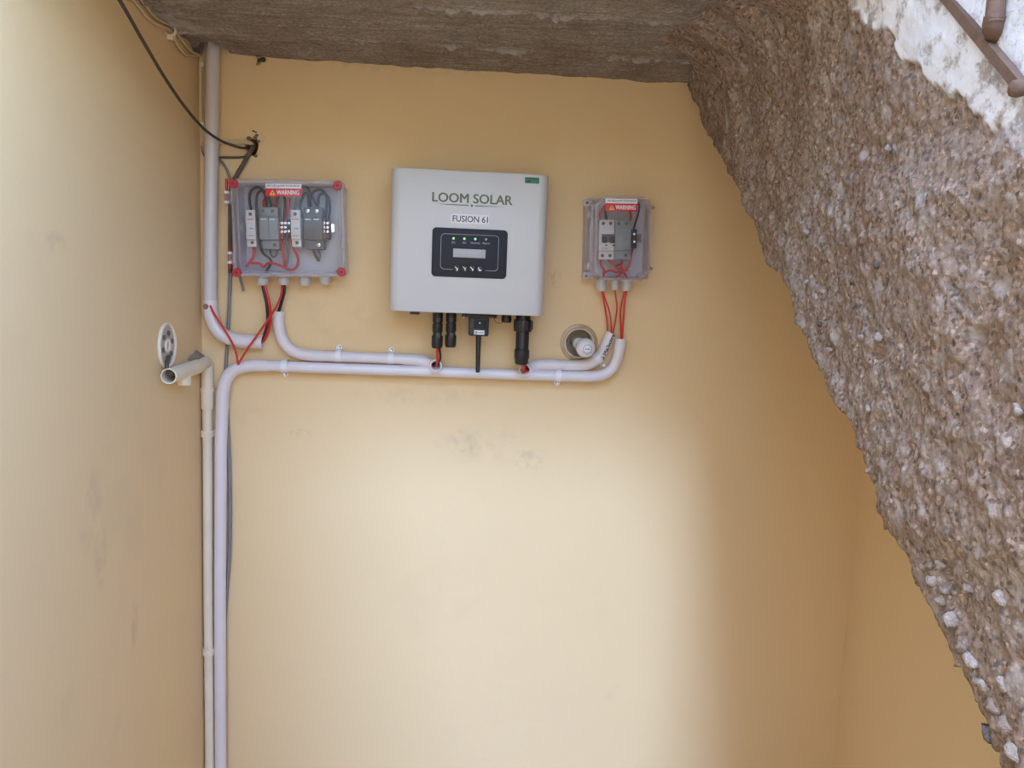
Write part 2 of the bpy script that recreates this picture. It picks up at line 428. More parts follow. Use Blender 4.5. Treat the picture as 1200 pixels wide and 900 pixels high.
def gridmesh(name, V, nr, nc, mt, attrs, closed=False, kind='structure', flip=False):
    me = bpy.data.meshes.new(name)
    idx = np.arange(nr*nc).reshape(nr, nc)
    a, b = idx[:-1], idx[1:]
    if closed: a, b = idx, np.roll(idx, -1, 0)
    Q = np.stack([a[:, :-1], a[:, 1:], b[:, 1:], b[:, :-1]], -1).reshape(-1, 4)
    if flip: Q = Q[:, ::-1]
    me.vertices.add(len(V)); me.vertices.foreach_set('co', V.astype(np.float32).ravel())
    me.loops.add(Q.size); me.loops.foreach_set('vertex_index', Q.ravel().astype(np.int32))
    me.polygons.add(len(Q)); me.polygons.foreach_set('loop_start', np.arange(0, Q.size, 4, dtype=np.int32))
    me.update(calc_edges=True); me.validate()
    for k, v in attrs.items():
        at = me.attributes.new(k, 'FLOAT', 'POINT'); at.data.foreach_set('value', v.astype(np.float32))
    me.materials.append(mt); me.shade_smooth()
    o = bpy.data.objects.new(name, me); COL.objects.link(o)
    if kind: o['kind'] = kind
    return o

# ================================================================== THE SETTING
def Lp(px, py): return tuple(float(x) for x in LW(px, py))
def Wp(px, py): return tuple(float(x) for x in W(px, py))
SM = (0.36, 0.27, 0.22)
back_st = [(Wp(545, 518), (0.05, 1, 0.04), 0.4, SM, 45), (Wp(622, 538), (0.05, 1, 0.03), 0.5, SM, 50), (Wp(570, 520), (0.16, 1, 0.06), 0.25, SM, 14),
           (Wp(490, 462), (0.2, 1, 0.03), 0.22, SM, 30), (Wp(290, 488), (0.04, 1, 0.03), 0.3, SM, 14), (Wp(353, 508), (0.03, 1, 0.012), 0.7, SM, 60),
           (Wp(500, 700), (0.2, 1, 0.12), 0.12, SM, 10), (Wp(650, 325), (0.02, 1, 0.03), 0.6, (0.3, 0.15, 0.1), 60),
           (Wp(300, 168), (0.03, 1, 0.03), 0.5, (0.25, 0.22, 0.22), 50), (Wp(390, 370), (0.15, 1, 0.07), 0.18, SM, 26), (Wp(470, 78), (0.3, 1, 0.02), 0.3, (0.4, 0.25, 0.18), 40)]
left_st = [(Lp(105, 600), (1, 0.05, 0.09), 0.45, SM, 12), (Lp(118, 650), (1, 0.03, 0.07), 0.5, SM, 16), (Lp(158, 735), (1, 0.02, 0.07), 0.6, SM, 14),
           (Lp(70, 810), (1, 0.05, 0.1), 0.3, SM, 12), (Lp(65, 285), (1, 0.04, 0.02), 0.4, SM, 30), (Lp(140, 560), (1, 0.2, 0.2), 0.15, SM, 8),
           (Lp(198, 460), (1, 0.05, 0.04), 0.6, (0.62, 0.42, 0.2), 6)]
WALLB = wall_mat('paint_back', back_st, 0.0)
WALLL = wall_mat('paint_left_lit', left_st, 1.7, PAINTL_LIT)
WALLR = wall_mat('paint_right', [], 3.1)

def holed_wall(name, outer, holes, depths, mt):
    bm = bmesh.new()
    def loop(pts):
        vs_ = [bm.verts.new(p) for p in pts]; return vs_, [bm.edges.new((vs_[i], vs_[(i+1) % len(vs_)])) for i in range(len(vs_))]
    es = loop(outer)[1]; hv = []
    for h in holes:
        v, e = loop(h); hv.append(v); es += e
    bmesh.ops.triangle_fill(bm, use_beauty=True, use_dissolve=False, edges=es, normal=(0, -1, 0))
    for v, d in zip(hv, depths):
        b2 = [bm.verts.new((p.co.x, p.co.y+d, p.co.z)) for p in v]
        for i in range(len(v)):
            j = (i+1) % len(v); bm.faces.new((v[i], v[j], b2[j], b2[i]))
        bm.faces.new(b2)
    bmesh.ops.recalc_face_normals(bm, faces=bm.faces)
    me = bpy.data.meshes.new(name); bm.to_mesh(me); bm.free(); me.materials.append(mt)
    o = bpy.data.objects.new(name, me); COL.objects.link(o); o['kind'] = 'structure'; return o
WTOP = 2.75
HOLE = [(287, 172), (288, 166), (291, 163), (295, 162), (299, 161), (302, 164), (303, 170), (302, 176), (300, 181), (297, 183), (293, 181), (290, 177)]
hole1 = [tuple(W(x, y)) for x, y in HOLE]
LC = W(678.5, 402)                                # round wall box
hole2 = [(LC[0]+0.0345*math.cos(2*math.pi*k/36), YW, LC[2]+0.0345*math.sin(2*math.pi*k/36)) for k in range(36)]
wb = holed_wall('wall_back', [(XL-0.12, YW, 0), (XR+0.12, YW, 0), (XR+0.12, YW, WTOP), (XL-0.12, YW, WTOP)], [hole1, hole2], [0.14, 0.07], WALLB)
def slab(name, x0, x1, y0, y1, z0, z1, mt):
    V = [(x, y, z) for x in (x0, x1) for y in (y0, y1) for z in (z0, z1)]
    F = [(0, 1, 3, 2), (4, 6, 7, 5), (0, 4, 5, 1), (2, 3, 7, 6), (0, 2, 6, 4), (1, 5, 7, 3)]
    me = bpy.data.meshes.new(name); me.from_pydata(V, [], F); me.update(); me.materials.append(mt)
    o = bpy.data.objects.new(name, me); COL.objects.link(o); o['kind'] = 'structure'; return o
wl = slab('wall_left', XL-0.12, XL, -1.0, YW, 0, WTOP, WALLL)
wr = slab('wall_right', XR, XR+0.12, -0.9, YW, 0, 2.2, WALLR)
for v_ in wr.data.vertices:
    if v_.co.z > 1 and v_.co.y < 0: v_.co.z = 0.2
GROUND = concrete_mat('ground_sand', (0.38, 0.31, 0.25), (0.43, 0.36, 0.30), (0.48, 0.41, 0.35), spots=False)
fl = slab('floor', -5.0, 5.0, -6.0, YW+0.12, -0.1, 0, GROUND)

# unseen yard wall, added to block low sky and bounce warm light
wf = slab('added_wall_front', -5.0, 5.0, -2.75, -2.6, 0, 2.6, WALLR)
# landing slab: board-marked soffit
RA, RB, RC = float(onZ(480, 52, ZC)[1]), float(onZ(640, 15, ZC)[1]), float(onZ(480, 52, ZC)[1])-0.36
xs = np.arange(XL-0.005, 0.56, 0.0045); ys = np.concatenate([np.arange(1.0, 1.18, 0.02), np.arange(1.18, YW+0.012, 0.0035)])
X, Y = np.meshgrid(xs, ys); P0 = np.stack([X.ravel(), Y.ravel(), np.full(X.size, ZC)], -1)
x, y = P0[:, 0], P0[:, 1]
z = np.zeros(len(x)); lime = np.zeros(len(x))
z += 0.0022*fbm(P0*np.array([1, 4, 1]), 9, 4, 3)+0.0012*fbm(P0*np.array([0.5, 3, 1]), 60, 3, 9)
wob = 0.006*fbm(P0*np.array([1, 0.0, 0]), 5, 4, 21)
for rr_, hgt, wd in ((RA, 0.011, 0.008), (RB, 0.011, 0.008), (RC, 0.009, 0.007)):
    d = np.abs(y-rr_-wob); br = sstep(-0.45, 0.35, fbm(P0*np.array([1, 0.4, 1]), 9, 5, 31+rr_*7, 0.65))*sstep(-0.7, 0.2, fbm(P0, 90, 3, 37))
    k = np.exp(-(d/wd)**2)*br; z -= hgt*k*(0.7+0.5*fbm(P0, 60, 2, 5)); lime = np.maximum(lime, k)
z += 0.006*sstep(-0.004, 0.004, y-RA-wob)-0.005*sstep(-0.004, 0.004, RB+wob-y)
dd, rid = worley(P0*np.array([1, 1, 0]), 9, 41); pit = (rid > 0.72)*np.exp(-(dd/0.13)**2); z += 0.012*pit
cl = W(640-20, 80, 0); 
lump = np.exp(-(((x-float(onZ(612, 62, ZC)[0]))/0.022)**2+((y-float(onZ(612, 62, ZC)[1]))/0.018)**2)); z -= 0.012*lump*(1+fbm(P0, 70, 3, 8))
edge = sstep(0.03, 0.0, YW-y); z -= edge*0.0015*(1+fbm(P0, 40, 3, 4))
left = sstep(0.16, 0.0, x-XL); z += left*0.010*fbm(P0, 22, 4, 13); lime = np.maximum(lime, left*sstep(0.0, 0.5, fbm(P0, 16, 3, 77)))
lime = np.maximum(lime, 0.5*lump)
pk = W(250.3, 42, 0.020); pock = sstep(0.034, 0.022, np.hypot(x-pk[0], (y-pk[1])*0.8+0.004*fbm(P0, 30, 3, 6))); z += 0.075*pock; lime *= (1-pock)
CEIL = concrete_mat('soffit_concrete', (0.25, 0.205, 0.165), (0.32, 0.275, 0.235), (0.40, 0.36, 0.33), wash=True, spots=False, streak=True, grain=0.4)
V = np.stack([x, y, ZC+z], -1)
zz = np.zeros(len(x))
# close the slab: bring rows round the front and over the top
nr, nc = X.shape
top = np.stack([X[0], Y[0], np.full(nc, ZC+0.14)], -1); topb = np.stack([X[-1], Y[-1], np.full(nc, ZC+0.14)], -1)
V2 = np.concatenate([V, topb, top]); pad = np.zeros(2*nc)
gridmesh('ceiling', V2, nr+2, nc, CEIL, {'lime': np.concatenate([lime, pad]), 'wash': np.concatenate([zz, pad]), 'stone': np.concatenate([rid, pad]), 'stonemask': np.concatenate([zz, pad])}, closed=True, flip=True)

# ------------------------------------------------------------------ stair flight with a rough concrete flank
XS, SLOPE, ZA, HT = 0.517, 0.755, 1.981, 0.70
yd = np.concatenate([np.arange(-0.95, 0.1, 0.06), np.arange(0.1, 0.5, 0.012), np.arange(0.5, YW+0.001, 0.0028)])
us = np.concatenate([np.arange(0.50, 0.06, -0.02), np.arange(0.06, 0.004, -0.004)])           # soffit, from the far side to the edge
hs = np.concatenate([np.arange(0.0, 0.68, 0.0029), np.arange(0.68, HT, 0.01)])
rows = [(XS+u, 0.0, 0) for u in us]+[(XS, h, 1) for h in hs]+[(XS, HT, 2), (XS+0.12, HT, 3), (XS+0.12, 0.34, 3), (XR-0.003, 0.34, 3), (XR-0.003, 0.0, 3)]
RX = np.array([r[0] for r in rows]); RH = np.array([r[1] for r in rows]); RK = np.array([r[2] for r in rows])
nr, nc = len(rows), len(yd)
x = np.repeat(RX, nc); h = np.repeat(RH, nc); kk = np.repeat(RK, nc); y = np.tile(yd, nr)
zl = ZA-SLOPE*(YW-y); P0 = np.stack([x, y, zl+h], -1)
rough = ((kk == 0) | (kk == 1)).astype(float); side = (kk == 1).astype(float)
near = sstep(1.1, 0.6, y)
low = sstep(0.16, 0.0, h)
wn = 0.024*fbm(P0*np.array([0, 1, 1]), 10, 6, 61, 0.6)
wash = sstep(-0.003, 0.003, h-0.490+wn-0.03*sstep(0.9, 1.05, y))*side
amp = 1-0.7*wash
d1, id1 = worley(P0, 42, 11); d2, id2 = worley(P0, 85, 17); d3, id3 = worley(P0, 22, 23)
disp = 0.007*fbm(P0, 10, 3, 1)+0.0026*fbm(P0, 38, 4, 2, 0.65)+0.0013*fbm(P0, 110, 3, 3, 0.7)
s1 = np.sqrt(np.clip(0.16*(0.5+id1)-d1*d1, 0, 1))*(id1 > 0.35)
s2 = np.sqrt(np.clip(0.16-d2*d2, 0, 1))*(id2 > 0.3)
s3 = np.sqrt(np.clip(0.14-d3*d3, 0, 1))*(id3 > 0.55)
disp = disp*amp+amp*(0.0028*s1*(0.4+0.6*near)*sstep(0.0, 0.5, fbm(P0, 12, 2, 66))+0.0012*s2+0.011*s3*near*(0.06+0.94*low))
pits = (id3 < 0.22)*np.exp(-(d3/0.20)**2)
disp -= 0.014*pits*amp
clump = sstep(0.0, 0.6, fbm(P0, 6, 3, 91)); disp += 0.008*clump*near*amp
stone = np.where(s3 > 0, id3*7 % 1, np.where(s1 > 0, id1*13 % 1, id2*9 % 1)); smask = np.clip(np.maximum(np.maximum(s1*3, s2*2.2), s3*3*near), 0, 1)*amp
# direction of the relief: flank to -x, soffit along its own normal, blended round the arris
nz = -1/math.hypot(1, SLOPE); ny = SLOPE/math.hypot(1, SLOPE)
kx = np.where(kk == 1, sstep(-0.012, 0.02, h), np.where(kk == 0, sstep(0.04, 0.0, x-XS)*0.5, 0))
ks = np.where(kk == 0, 1.0, np.where(kk == 1, sstep(0.03, 0.0, h), 0))
rag = 0.010*fbm(P0*np.array([0, 1, 0]), 16, 4, 71)+0.020*np.maximum(0, fbm(P0*np.array([0, 1, 0]), 34, 4, 72, 0.65))*near
x2 = x-disp*kx*rough; y2 = y+ny*(disp*0.9+rag)*ks*rough; z2 = P0[:, 2]+nz*(disp*0.9+rag)*ks*rough
# haunch of spilled concrete where the flank meets the landing soffit
bul = 0.13*np.exp(-np.clip(ZC-z2, 0, 9)/0.055)*sstep(1.80, 1.45, y)*side*(0.9+0.3*fbm(P0, 18, 3, 51))
bul *= (z2 < ZC+0.1)
bulge2 = 0.012*np.exp(-((y-(1.42+0.25*(z2-1.8)))/0.035)**2)*sstep(1.70, 1.78, z2)*side
x2 -= bul+bulge2
limev = np.exp(-((y-(1.49+0.10*(z2-1.85))+0.02*fbm(P0, 14, 3, 5))/0.014)**2)*sstep(1.76, 1.82, z2)*sstep(1.985, 1.95, z2)*side*sstep(-0.5, 0.4, fbm(P0, 25, 3, 15))
y2 = np.minimum(y2, YW); z2 = np.maximum(z2, 0.0)
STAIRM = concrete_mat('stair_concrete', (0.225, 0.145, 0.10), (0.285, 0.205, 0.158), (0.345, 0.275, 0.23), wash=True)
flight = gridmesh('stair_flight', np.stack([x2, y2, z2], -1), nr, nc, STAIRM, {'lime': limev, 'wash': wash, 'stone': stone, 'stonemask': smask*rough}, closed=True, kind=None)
tag(flight, 'rough brown concrete stair flank with stones showing and a limewashed upper band', 'staircase')
ROOTM[flight.name] = Matrix.Identity(4)
# stones bedded in the flank, proud of it
bm = bmesh.new(); bmesh.ops.create_icosphere(bm, subdivisions=2, radius=1.0); ico = np.array([v.co[:] for v in bm.verts]); icof = [[v.index for v in f.verts] for f in bm.faces]; bm.free()
STM = [mat('stone_pale', (0.36, 0.285, 0.235), 0.95, 0.5, 2.6, 1.0, 5, spec=0.15), mat('stone_brown', (0.27, 0.195, 0.15), 0.95, 0.45, 2.6, 1.0, 5, spec=0.15), mat('stone_dark', (0.14, 0.115, 0.10), 0.95, 0.45, 2.6, 1.0, 5, spec=0.15)]
rs = np.random.RandomState(4)
def stone_mesh(seed):
    q = ico*(1+0.5*fbm(ico+seed*7.3, 2.1, 4, seed, 0.7))[:, None]*np.array([1, 0.75+0.3*rs.rand(), 0.7+0.3*rs.rand()])
    return q
protos = []
for k in range(6):
    me = bpy.data.meshes.new('stone'); me.from_pydata(stone_mesh(k).tolist(), [], icof); me.update(); me.materials.append(STM[k % 3]); me.shade_smooth()
    protos.append(me)
spots = [(1093, 680, .010, 0), (1108, 693, .008, 0), (1102, 703, .009, 0), (1116, 727, .014, 0), (1056, 612, .009, 2), (1072, 620, .008, 1), (1102, 662, .008, 0), (1090, 663, .007, 0),
         (1140, 775, .013, 0), (1128, 760, .010, 1), (1153, 805, .012, 0), (1165, 830, .014, 1), (1178, 800, .013, 0), (1180, 850, .015, 1), (1160, 860, .012, 2), (1190, 880, .014, 0),
         (1032, 570, .008, 0), (1050, 575, .006, 0), (1018, 552, .006, 0), (1078, 600, .007, 0), (1010, 395, .009, 0), (1028, 310, .008, 2), (1030, 395, .009, 0), (1105, 518, .010, 0),
         (1060, 430, .007, 0), (1012, 275, .008, 0), (945, 273, .007, 0), (1090, 457, .011, 1), (1020, 480, .009, 0), (1150, 640, .012, 1), (1175, 700, .013, 0), (1135, 690, .009, 0),
         (945, 330, .006, 0), (1000, 330, .007, 2), (1195, 480, .010, 0), (1060, 370, .006, 1), (1120, 600, .009, 1), (1080, 540, .007, 2), (972, 410, .006, 0), (960, 380, .005, 2),
         (1088, 232, .008, 2), (1040, 175, .007, 0), (1128, 335, .007, 1), (1170, 560, .009, 2), (995, 215, .006, 1), (910, 240, .006, 0), (886, 150, .005, 2), (872, 130, .006, 0)]
for i, (px, py, r, mi) in enumerate(spots):
    p = onX(px, py, XS-0.001)
    o = bpy.data.objects.new('stone', protos[mi+3*(i % 2)]); COL.objects.link(o); o.parent = flight
    o.location = p; o.rotation_euler = tuple(rs.rand(3)*6.28); r *= 0.68; o.scale = (r, r, r)

# ------------------------------------------------------------------ iron railing foot on the limewashed band
rl = root('stair_railing', onX(1195, 100, XS-0.004), 'brown painted iron railing bars fixed to the limewashed stair flank', 'railing')
XB = XS-0.009
q0, q1 = onX(1060, -62, XB), onX(1197, 104, XB)
e = (q1-q0)/np.linalg.norm(q1-q0)
def bar(a, b, hw, x0, x1):
    d = (b-a)/np.linalg.norm(b-a); n = np.array([0, -d[2], d[1]])*hw
    V = [(X_, p[1]+s*n[1], p[2]+s*n[2]) for X_ in (x0, x1) for p in (a, b) for s in (-1, 1)]
    return V, [(0, 1, 3, 2), (4, 6, 7, 5), (0, 4, 5, 1), (2, 3, 7, 6), (0, 2, 6, 4), (1, 5, 7, 3)]
obj('rail_bar', bar(q0-e*0.3, q1, 0.0048, XS-0.003, XB-0.003), RUSTP, rl, smooth=False)
b0 = onX(1165, 27, XS-0.012); b1 = b0+np.array([0, 0, 0.75])
obj('baluster', tube([b0, b0+(b1-b0)*0.5, b1], 0.0085, 14), RUSTP, rl)
obj('baluster_foot', tube([b0+[0.014, 0.012, -0.012], b0+[0.002, 0.004, -0.004], b0+[0, 0, 0.006]], [0.006, 0.009, 0.0095], 12, smooth_sub=3), RUSTP, rl)
obj('bar_end', lathe(q1+np.array([0.004, 0, 0]), (-1, 0, 0), [(0.006, 0), (0.008, 0.006), (0.0075, 0.012), (0.004, 0.0145)], 12), RUSTP, rl)

# ================================================================== SOLAR INVERTER
ID = 0.135                                            # how far the cover stands off the wall
inv = Frame(549, 285, 0.0, off=ID)
I = root('solar_inverter', inv.o, 'white wall-mounted solar inverter with dark display panel and black connectors below', 'inverter')
a, b = inv.uv(457, 198, ID), inv.uv(643.5, 206.5, ID); c, d = inv.uv(456, 365, ID), inv.uv(637.5, 369.2, ID)
U0, U1, V1, V0 = (a[0]+c[0])/2, (b[0]+d[0])/2, (a[1]+b[1])/2+.004, (c[1]+d[1])/2-.001
# cover: wide rounded vertical edges, flat front
def cover_profile(w0, w1, r, n=8):
    p = [(U0, w0)]
    for k in range(n+1):
        t = math.pi/2*k/n; p.append((U0+r-r*math.cos(t), w1-r+r*math.sin(t)))
    for k in range(n+1):
        t = math.pi/2*k/n; p.append((U1-r+r*math.sin(t), w1-r+r*math.cos(t)))
    p.append((U1, w0)); return p
pr = cover_profile(0.012, ID, 0.022)
vsr = [(V0, 0.004), (V0+0.0012, 0.0012), (V0+0.004, 0), (V1-0.004, 0), (V1-0.0012, 0.0012), (V1, 0.004)]
Vv, Ff = [], []
cu_, cw_ = (U0+U1)/2, 0.06
for vv, ins in vsr:
    for (uu, ww) in pr:
        su = (uu-cu_)*(1-ins/(U1-U0)*2)+cu_; sw = ww if ww <= 0.02 else ww-ins
        Vv.append(inv.P(su, vv, sw))
n = len(pr)
for i in range(len(vsr)-1):
    for k in range(n): Ff.append([i*n+k, i*n+(k+1) % n, (i+1)*n+(k+1) % n, (i+1)*n+k])
Ff += [list(range(n))[::-1], [(len(vsr)-1)*n+k for k in range(n)]]
obj('front_cover', (Vv, Ff), INVW, I)
obj('mounting_bracket', boxuv(inv, U0+0.05, U1-0.05, V0+0.05, V1-0.04, 0.0, 0.0125), STEEL, I)
E1 = ID+0.0004
def tx(parent, name, body, x0, x1, yc, wv, mt, fr, hpx=None, bold=0.0, rot=0.0):
    p, q = fr.uv(x0, yc, wv), fr.uv(x1, yc, wv); h = None
    if hpx: h = abs(fr.uv(x0, yc-hpx/2, wv)[1]-fr.uv(x0, yc+hpx/2, wv)[1])
    m_ = fr.uv((x0+x1)/2, yc, wv)
    return obj(name, text(fr, body, m_[0], m_[1], q[0]-p[0], wv, h, rot, bold), mt, parent, smooth=False)
tx(I, 'logo_lettering', 'LOOM SOLAR', 506.5, 601, 232.8, E1, LOGO, inv, 11.4, 0.028)
def poly(fr, pts, wv): 
    V = [fr.at(x, y, wv) for x, y in pts]; return V, [list(range(len(V)))]
obj('logo_underline', join(poly(inv, [(510, 238.4), (549.5, 240.0), (549.5, 241.2), (530, 240.3)], E1), poly(inv, [(556.5, 240.6), (595, 242.6), (580, 242.5), (556.5, 241.8)], E1),
    poly(inv, [(553+1.5*math.cos(k*.524), 241+1.5*math.sin(k*.524)) for k in range(12)], E1)), LOGO, I, smooth=False)
ns = obj('name_sticker', boxpx(inv, 528.6, 573.2, 251.2, 262.2, ID, ID+0.0004, 0.0002), STICK, I)
tx(ns, 'sticker_text', 'FUSION 61', 530.5, 572, 256.8, ID+0.0006, INK, inv, 7.4, 0.014)
gs = obj('green_sticker', boxpx(inv, 615, 632, 207.8, 215.0, ID-0.0008, ID+0.0004, 0.0003), GRNST, I)
obj('sticker_print', join(boxpx(inv, 617, 629, 209.2, 210.2, ID, ID+0.0007, 0.0001), boxpx(inv, 617, 622, 211.5, 213.4, ID, ID+0.0007, 0.0001)), INKB, gs, smooth=False)
def rrpx(fr, x0, x1, y0, y1, wv, r):
    p = fr.uv(x0, (y0+y1)/2, wv)[0]; q = fr.uv(x1, (y0+y1)/2, wv)[0]; lo = fr.uv((x0+x1)/2, y1, wv)[1]; hi = fr.uv((x0+x1)/2, y0, wv)[1]
    return rr(p, q, lo, hi, r, 6)
dp = obj('display_panel', prism(inv, rrpx(inv, 506, 594.2, 268, 325.4, ID+0.003, 0.0085), ID-0.004, ID+0.003, 0.0012), PANEL, I)
E2 = ID+0.0032
ol = rrpx(inv, 516.5, 584, 275, 316.5, E2, 0.008)
olp = [inv.P(p[0], p[1], E2) for p in ol]
# border line, open along the buttons
k0 = [i for i, p in enumerate(ol)]
bot = min(p[1] for p in ol); ub0, ub1 = inv.uv(531, 315, E2)[0], inv.uv(568.5, 315, E2)[0]
seq = [np.array(inv.P(ub1, bot, E2))]+olp[21:28]+olp[0:21]+[np.array(inv.P(ub0, bot, E2))]
obj('panel_outline', tube(seq, 0.00055, 6), LINE, dp)
obj('screen', boxpx(inv, 531, 569, 292, 302, E2-0.002, E2+0.0003, 0.0002), LCD, dp)
for x_, t_, w_, on in ((531.5, 'DC', 4.5, 1), (544.2, 'AC', 4.5, 1), (557, 'Normal', 10.5, 1), (569.6, 'Alarm', 9, 0)):
    y_ = 279.4+(x_-531.5)*0.028
    u_, v_ = inv.uv(x_, y_, E2)
    obj('indicator_light', lathe(inv.P(u_, v_, E2-0.001), inv.w, [(0.0026, 0), (0.0026, 0.0015), (0.0017, 0.0024), (0.0005, 0.0027)], 12), LEDG if on else LEDO, dp)
    tx(dp, 'indicator_caption', t_, x_-w_/2, x_+w_/2, y_+4.6, E2+0.0002, LINE, inv, 2.6)
for j, x_ in enumerate((535, 544.6, 553, 562.2)):
    y_ = 314.6+(x_-535)*0.03; u_, v_ = inv.uv(x_, y_, E2)
    bt = obj('button', lathe(inv.P(u_, v_, E2-0.001), inv.w, [(0.0074, 0), (0.0074, 0.0025), (0.0062, 0.0036), (0.002, 0.0038)], 16), BLK, dp)
    w3 = E2+0.0031; k = 0.0042
    arrows = [[(-1, .9), (-.5, .95), (.3, .05), (.9, .1), (.5, -.9), (.9, -1.2), (.1, -1.2), (-.1, 0)], [(-1, .9), (-.6, .95), (0, .3), (.9, .5), (.3, 0), (.5, -1), (.1, -1), (-.2, 0)],
              [(-1, 1), (-.6, 1), (.2, 0), (.7, .3), (.7, -.9), (0, -.9), (.1, -.4), (-.6, .5)], [(-1, .9), (-.7, .9), (-.1, -.3), (.9, -.2), (.7, -.9), (-.3, -1), (-.7, -.2)]][j]
    obj('button_arrow', ([inv.P(u_+k*p[0], v_+k*p[1], w3) for p in arrows], [list(range(len(arrows)))]), CLIP, bt, smooth=False)
# underside fittings
DW = 0.075
obj('bottom_plate', boxuv(inv, U0+0.012, U1-0.012, V0-0.0008, V0+0.002, 0.02, ID-0.03), SPDD, I)
obj('breather_vent', boxpx(inv, 480.5, 491, 365.6, 368.6, 0.088, 0.118, 0.0008), BLK, I)
def conn(x_, y0, y1, prof, name, n=8, wv=DW):
    p, q = inv.at(x_, y0, wv), inv.at(x_, y1, wv); Ln = abs(p[2]-q[2])
    return obj(name, lathe((p[0], p[1], p[2]), (0, 0, -1), [(r, h*Ln) for r, h in prof], n), BLK, I)
MC = [(.0115, 0), (.0115, .26), (.0100, .27), (.0100, .30), (.0115, .31), (.0118, .52), (.0100, .56), (.0100, .62), (.0128, .66), (.0128, .92), (.0105, 1.0)]
for x_, x2_, yb in ((513.2, 512.6, 408), (529, 528.6, 407)):
    cn = conn(x_, 366.5, yb, MC, 'cable_connector', 10)
    for y_ in (370, 389):
        u_, v_ = inv.uv(x_, y_+3, DW+0.012); obj('locking_clip', boxuv(inv, u_-0.0055, u_+0.0055, v_-0.009, v_+0.004, DW+0.006, DW+0.0125, 0.001), BLK, cn)
pA = inv.at(512.5, 408, DW)
# data stick
ds = obj('data_logger', boxpx(inv, 549.2, 573.0, 371, 394, DW-0.012, DW+0.016, 0.004), BLK, I)
obj('flange', boxpx(inv, 541, 582.5, 368.6, 372.0, DW-0.018, DW+0.016, 0.001), BLK, ds)
obj('face_inset', boxpx(inv, 555.2, 570.0, 374.8, 385.2, DW+0.014, DW+0.0168, 0.0008), PANEL, ds)
u_, v_ = inv.uv(562.2, 378.5, DW+0.017); obj('status_light', lathe(inv.P(u_, v_, DW+0.016), inv.w, [(0.0012, 0), (0.0012, 0.001), (0.0004, 0.0014)], 10), LEDW, ds)
sk = obj('white_label', boxpx(inv, 555.6, 567.6, 387.2, 392.2, DW+0.0155, DW+0.0165, 0.0003), STICK, ds)
obj('label_print', join(boxpx(inv, 556.6, 559.4, 388.2, 391.4, DW+0.0160, DW+0.0167, 0.0001), boxpx(inv, 560.5, 566.6, 389.2, 390.4, DW+0.0160, DW+0.0167, 0.0001)), SPD, sk, smooth=False)
p, q = inv.at(560.8, 394, DW), inv.at(559.8, 436.5, DW)
obj('antenna', tube([p, p*.8+q*.2, p*.2+q*.8, q*.97+p*.03, q], [0.0062, 0.0058, 0.0050, 0.0047, 0.0038], 14), BLK, ds)
for x_, y_ in ((544, 372), (577.3, 372.6)):
    p = inv.at(x_, y_, DW+0.008); obj('screw', lathe(p+np.array([0, 0, 0.004]), (0, 0, -1), [(0.0022, 0), (0.0022, 0.003), (0.0030, 0.003), (0.0024, 0.006)], 10), STEEL, ds)
# capped port with its leash
pc = conn(593.8, 368.5, 378, [(.0105, 0), (.0105, .25), (.0115, .3), (.0115, .85), (.009, 1.0)], 'port_cap', 12)
obj('cap_leash', tube([inv.at(580, 372, DW+0.01), inv.at(579.4, 375, DW+0.012), inv.at(582, 378, DW+0.014), inv.at(587, 378.6, DW+0.012), inv.at(590, 377.5, DW+0.01)], 0.0007, 6, smooth_sub=4), BROWNC, pc)
ac = conn(613.3, 369, 427.5, [(.0165, 0), (.0165, .09), (.0200, .10), (.0205, .12), (.0205, .31), (.0195, .33), (.0150, .335), (.0150, .68), (.0170, .70), (.0172, .86), (.0155, .88), (.0150, .97), (.012, 1.0)], 'grid_connector', 20)
p = inv.at(613.3, 381, DW); 
for k in range(10):
    t = 2*math.pi*k/10; 
    o_ = p+np.array([math.cos(t)*0.0203, math.sin(t)*0.0203, 0])
    obj('nut_rib', tube([o_+[0, 0, 0.0095], o_-[0, 0, 0.0095]], 0.0017, 6), BLK, ac)

# ================================================================== DC JUNCTION BOX
TD = 0.035; DD = 0.085
db = Frame(337, 268, TD, off=DD)
D = root('dc_junction_box', db.o, 'clear-lidded junction box with red corner screws and red and white warning label', 'junction box', rot=TD)
def span(fr, pts, wv):
    q = [fr.uv(x, y, wv) for x, y in pts]; return min(p[0] for p in q), max(p[0] for p in q), min(p[1] for p in q), max(p[1] for p in q)
A_, B_, C_, D_ = db.uv(268.5, 208.5, DD), db.uv(401.5, 211.5, DD), db.uv(405, 325, DD), db.uv(275, 323.5, DD)
u0_, u1_, v0_, v1_ = (A_[0]+D_[0])/2, (B_[0]+C_[0])/2, (C_[1]+D_[1])/2, (A_[1]+B_[1])/2
def tray(fr, u0, u1, v0, v1, r, w0, w1, t, mb):
    po = rr(u0, u1, v0, v1, r, 5); pi = rr(u0+t, u1-t, v0+t, v1-t, max(r-t, 0.001), 5); n = len(po)
    V = [fr.P(*p, w0) for p in po]+[fr.P(*p, w1) for p in po]+[fr.P(*p, w1) for p in pi]+[fr.P(*p, w0+mb) for p in pi]
    F = []
    for g in range(3):
        for k in range(n): F.append([g*n+k, g*n+(k+1) % n, (g+1)*n+(k+1) % n, (g+1)*n+k])
    F += [list(range(n))[::-1], [3*n+k for k in range(n)]]
    return V, F
obj('enclosure', tray(db, u0_+.004, u1_-.004, v0_+.004, v1_-.004, 0.008, 0.0, 0.052, 0.003, 0.003), BOXG, D)
obj('clear_body', tray(db, u0_+.002, u1_-.002, v0_+.002, v1_-.002, 0.009, 0.0525, 0.060, 0.003, 0.0), COVERS, D) if False else None
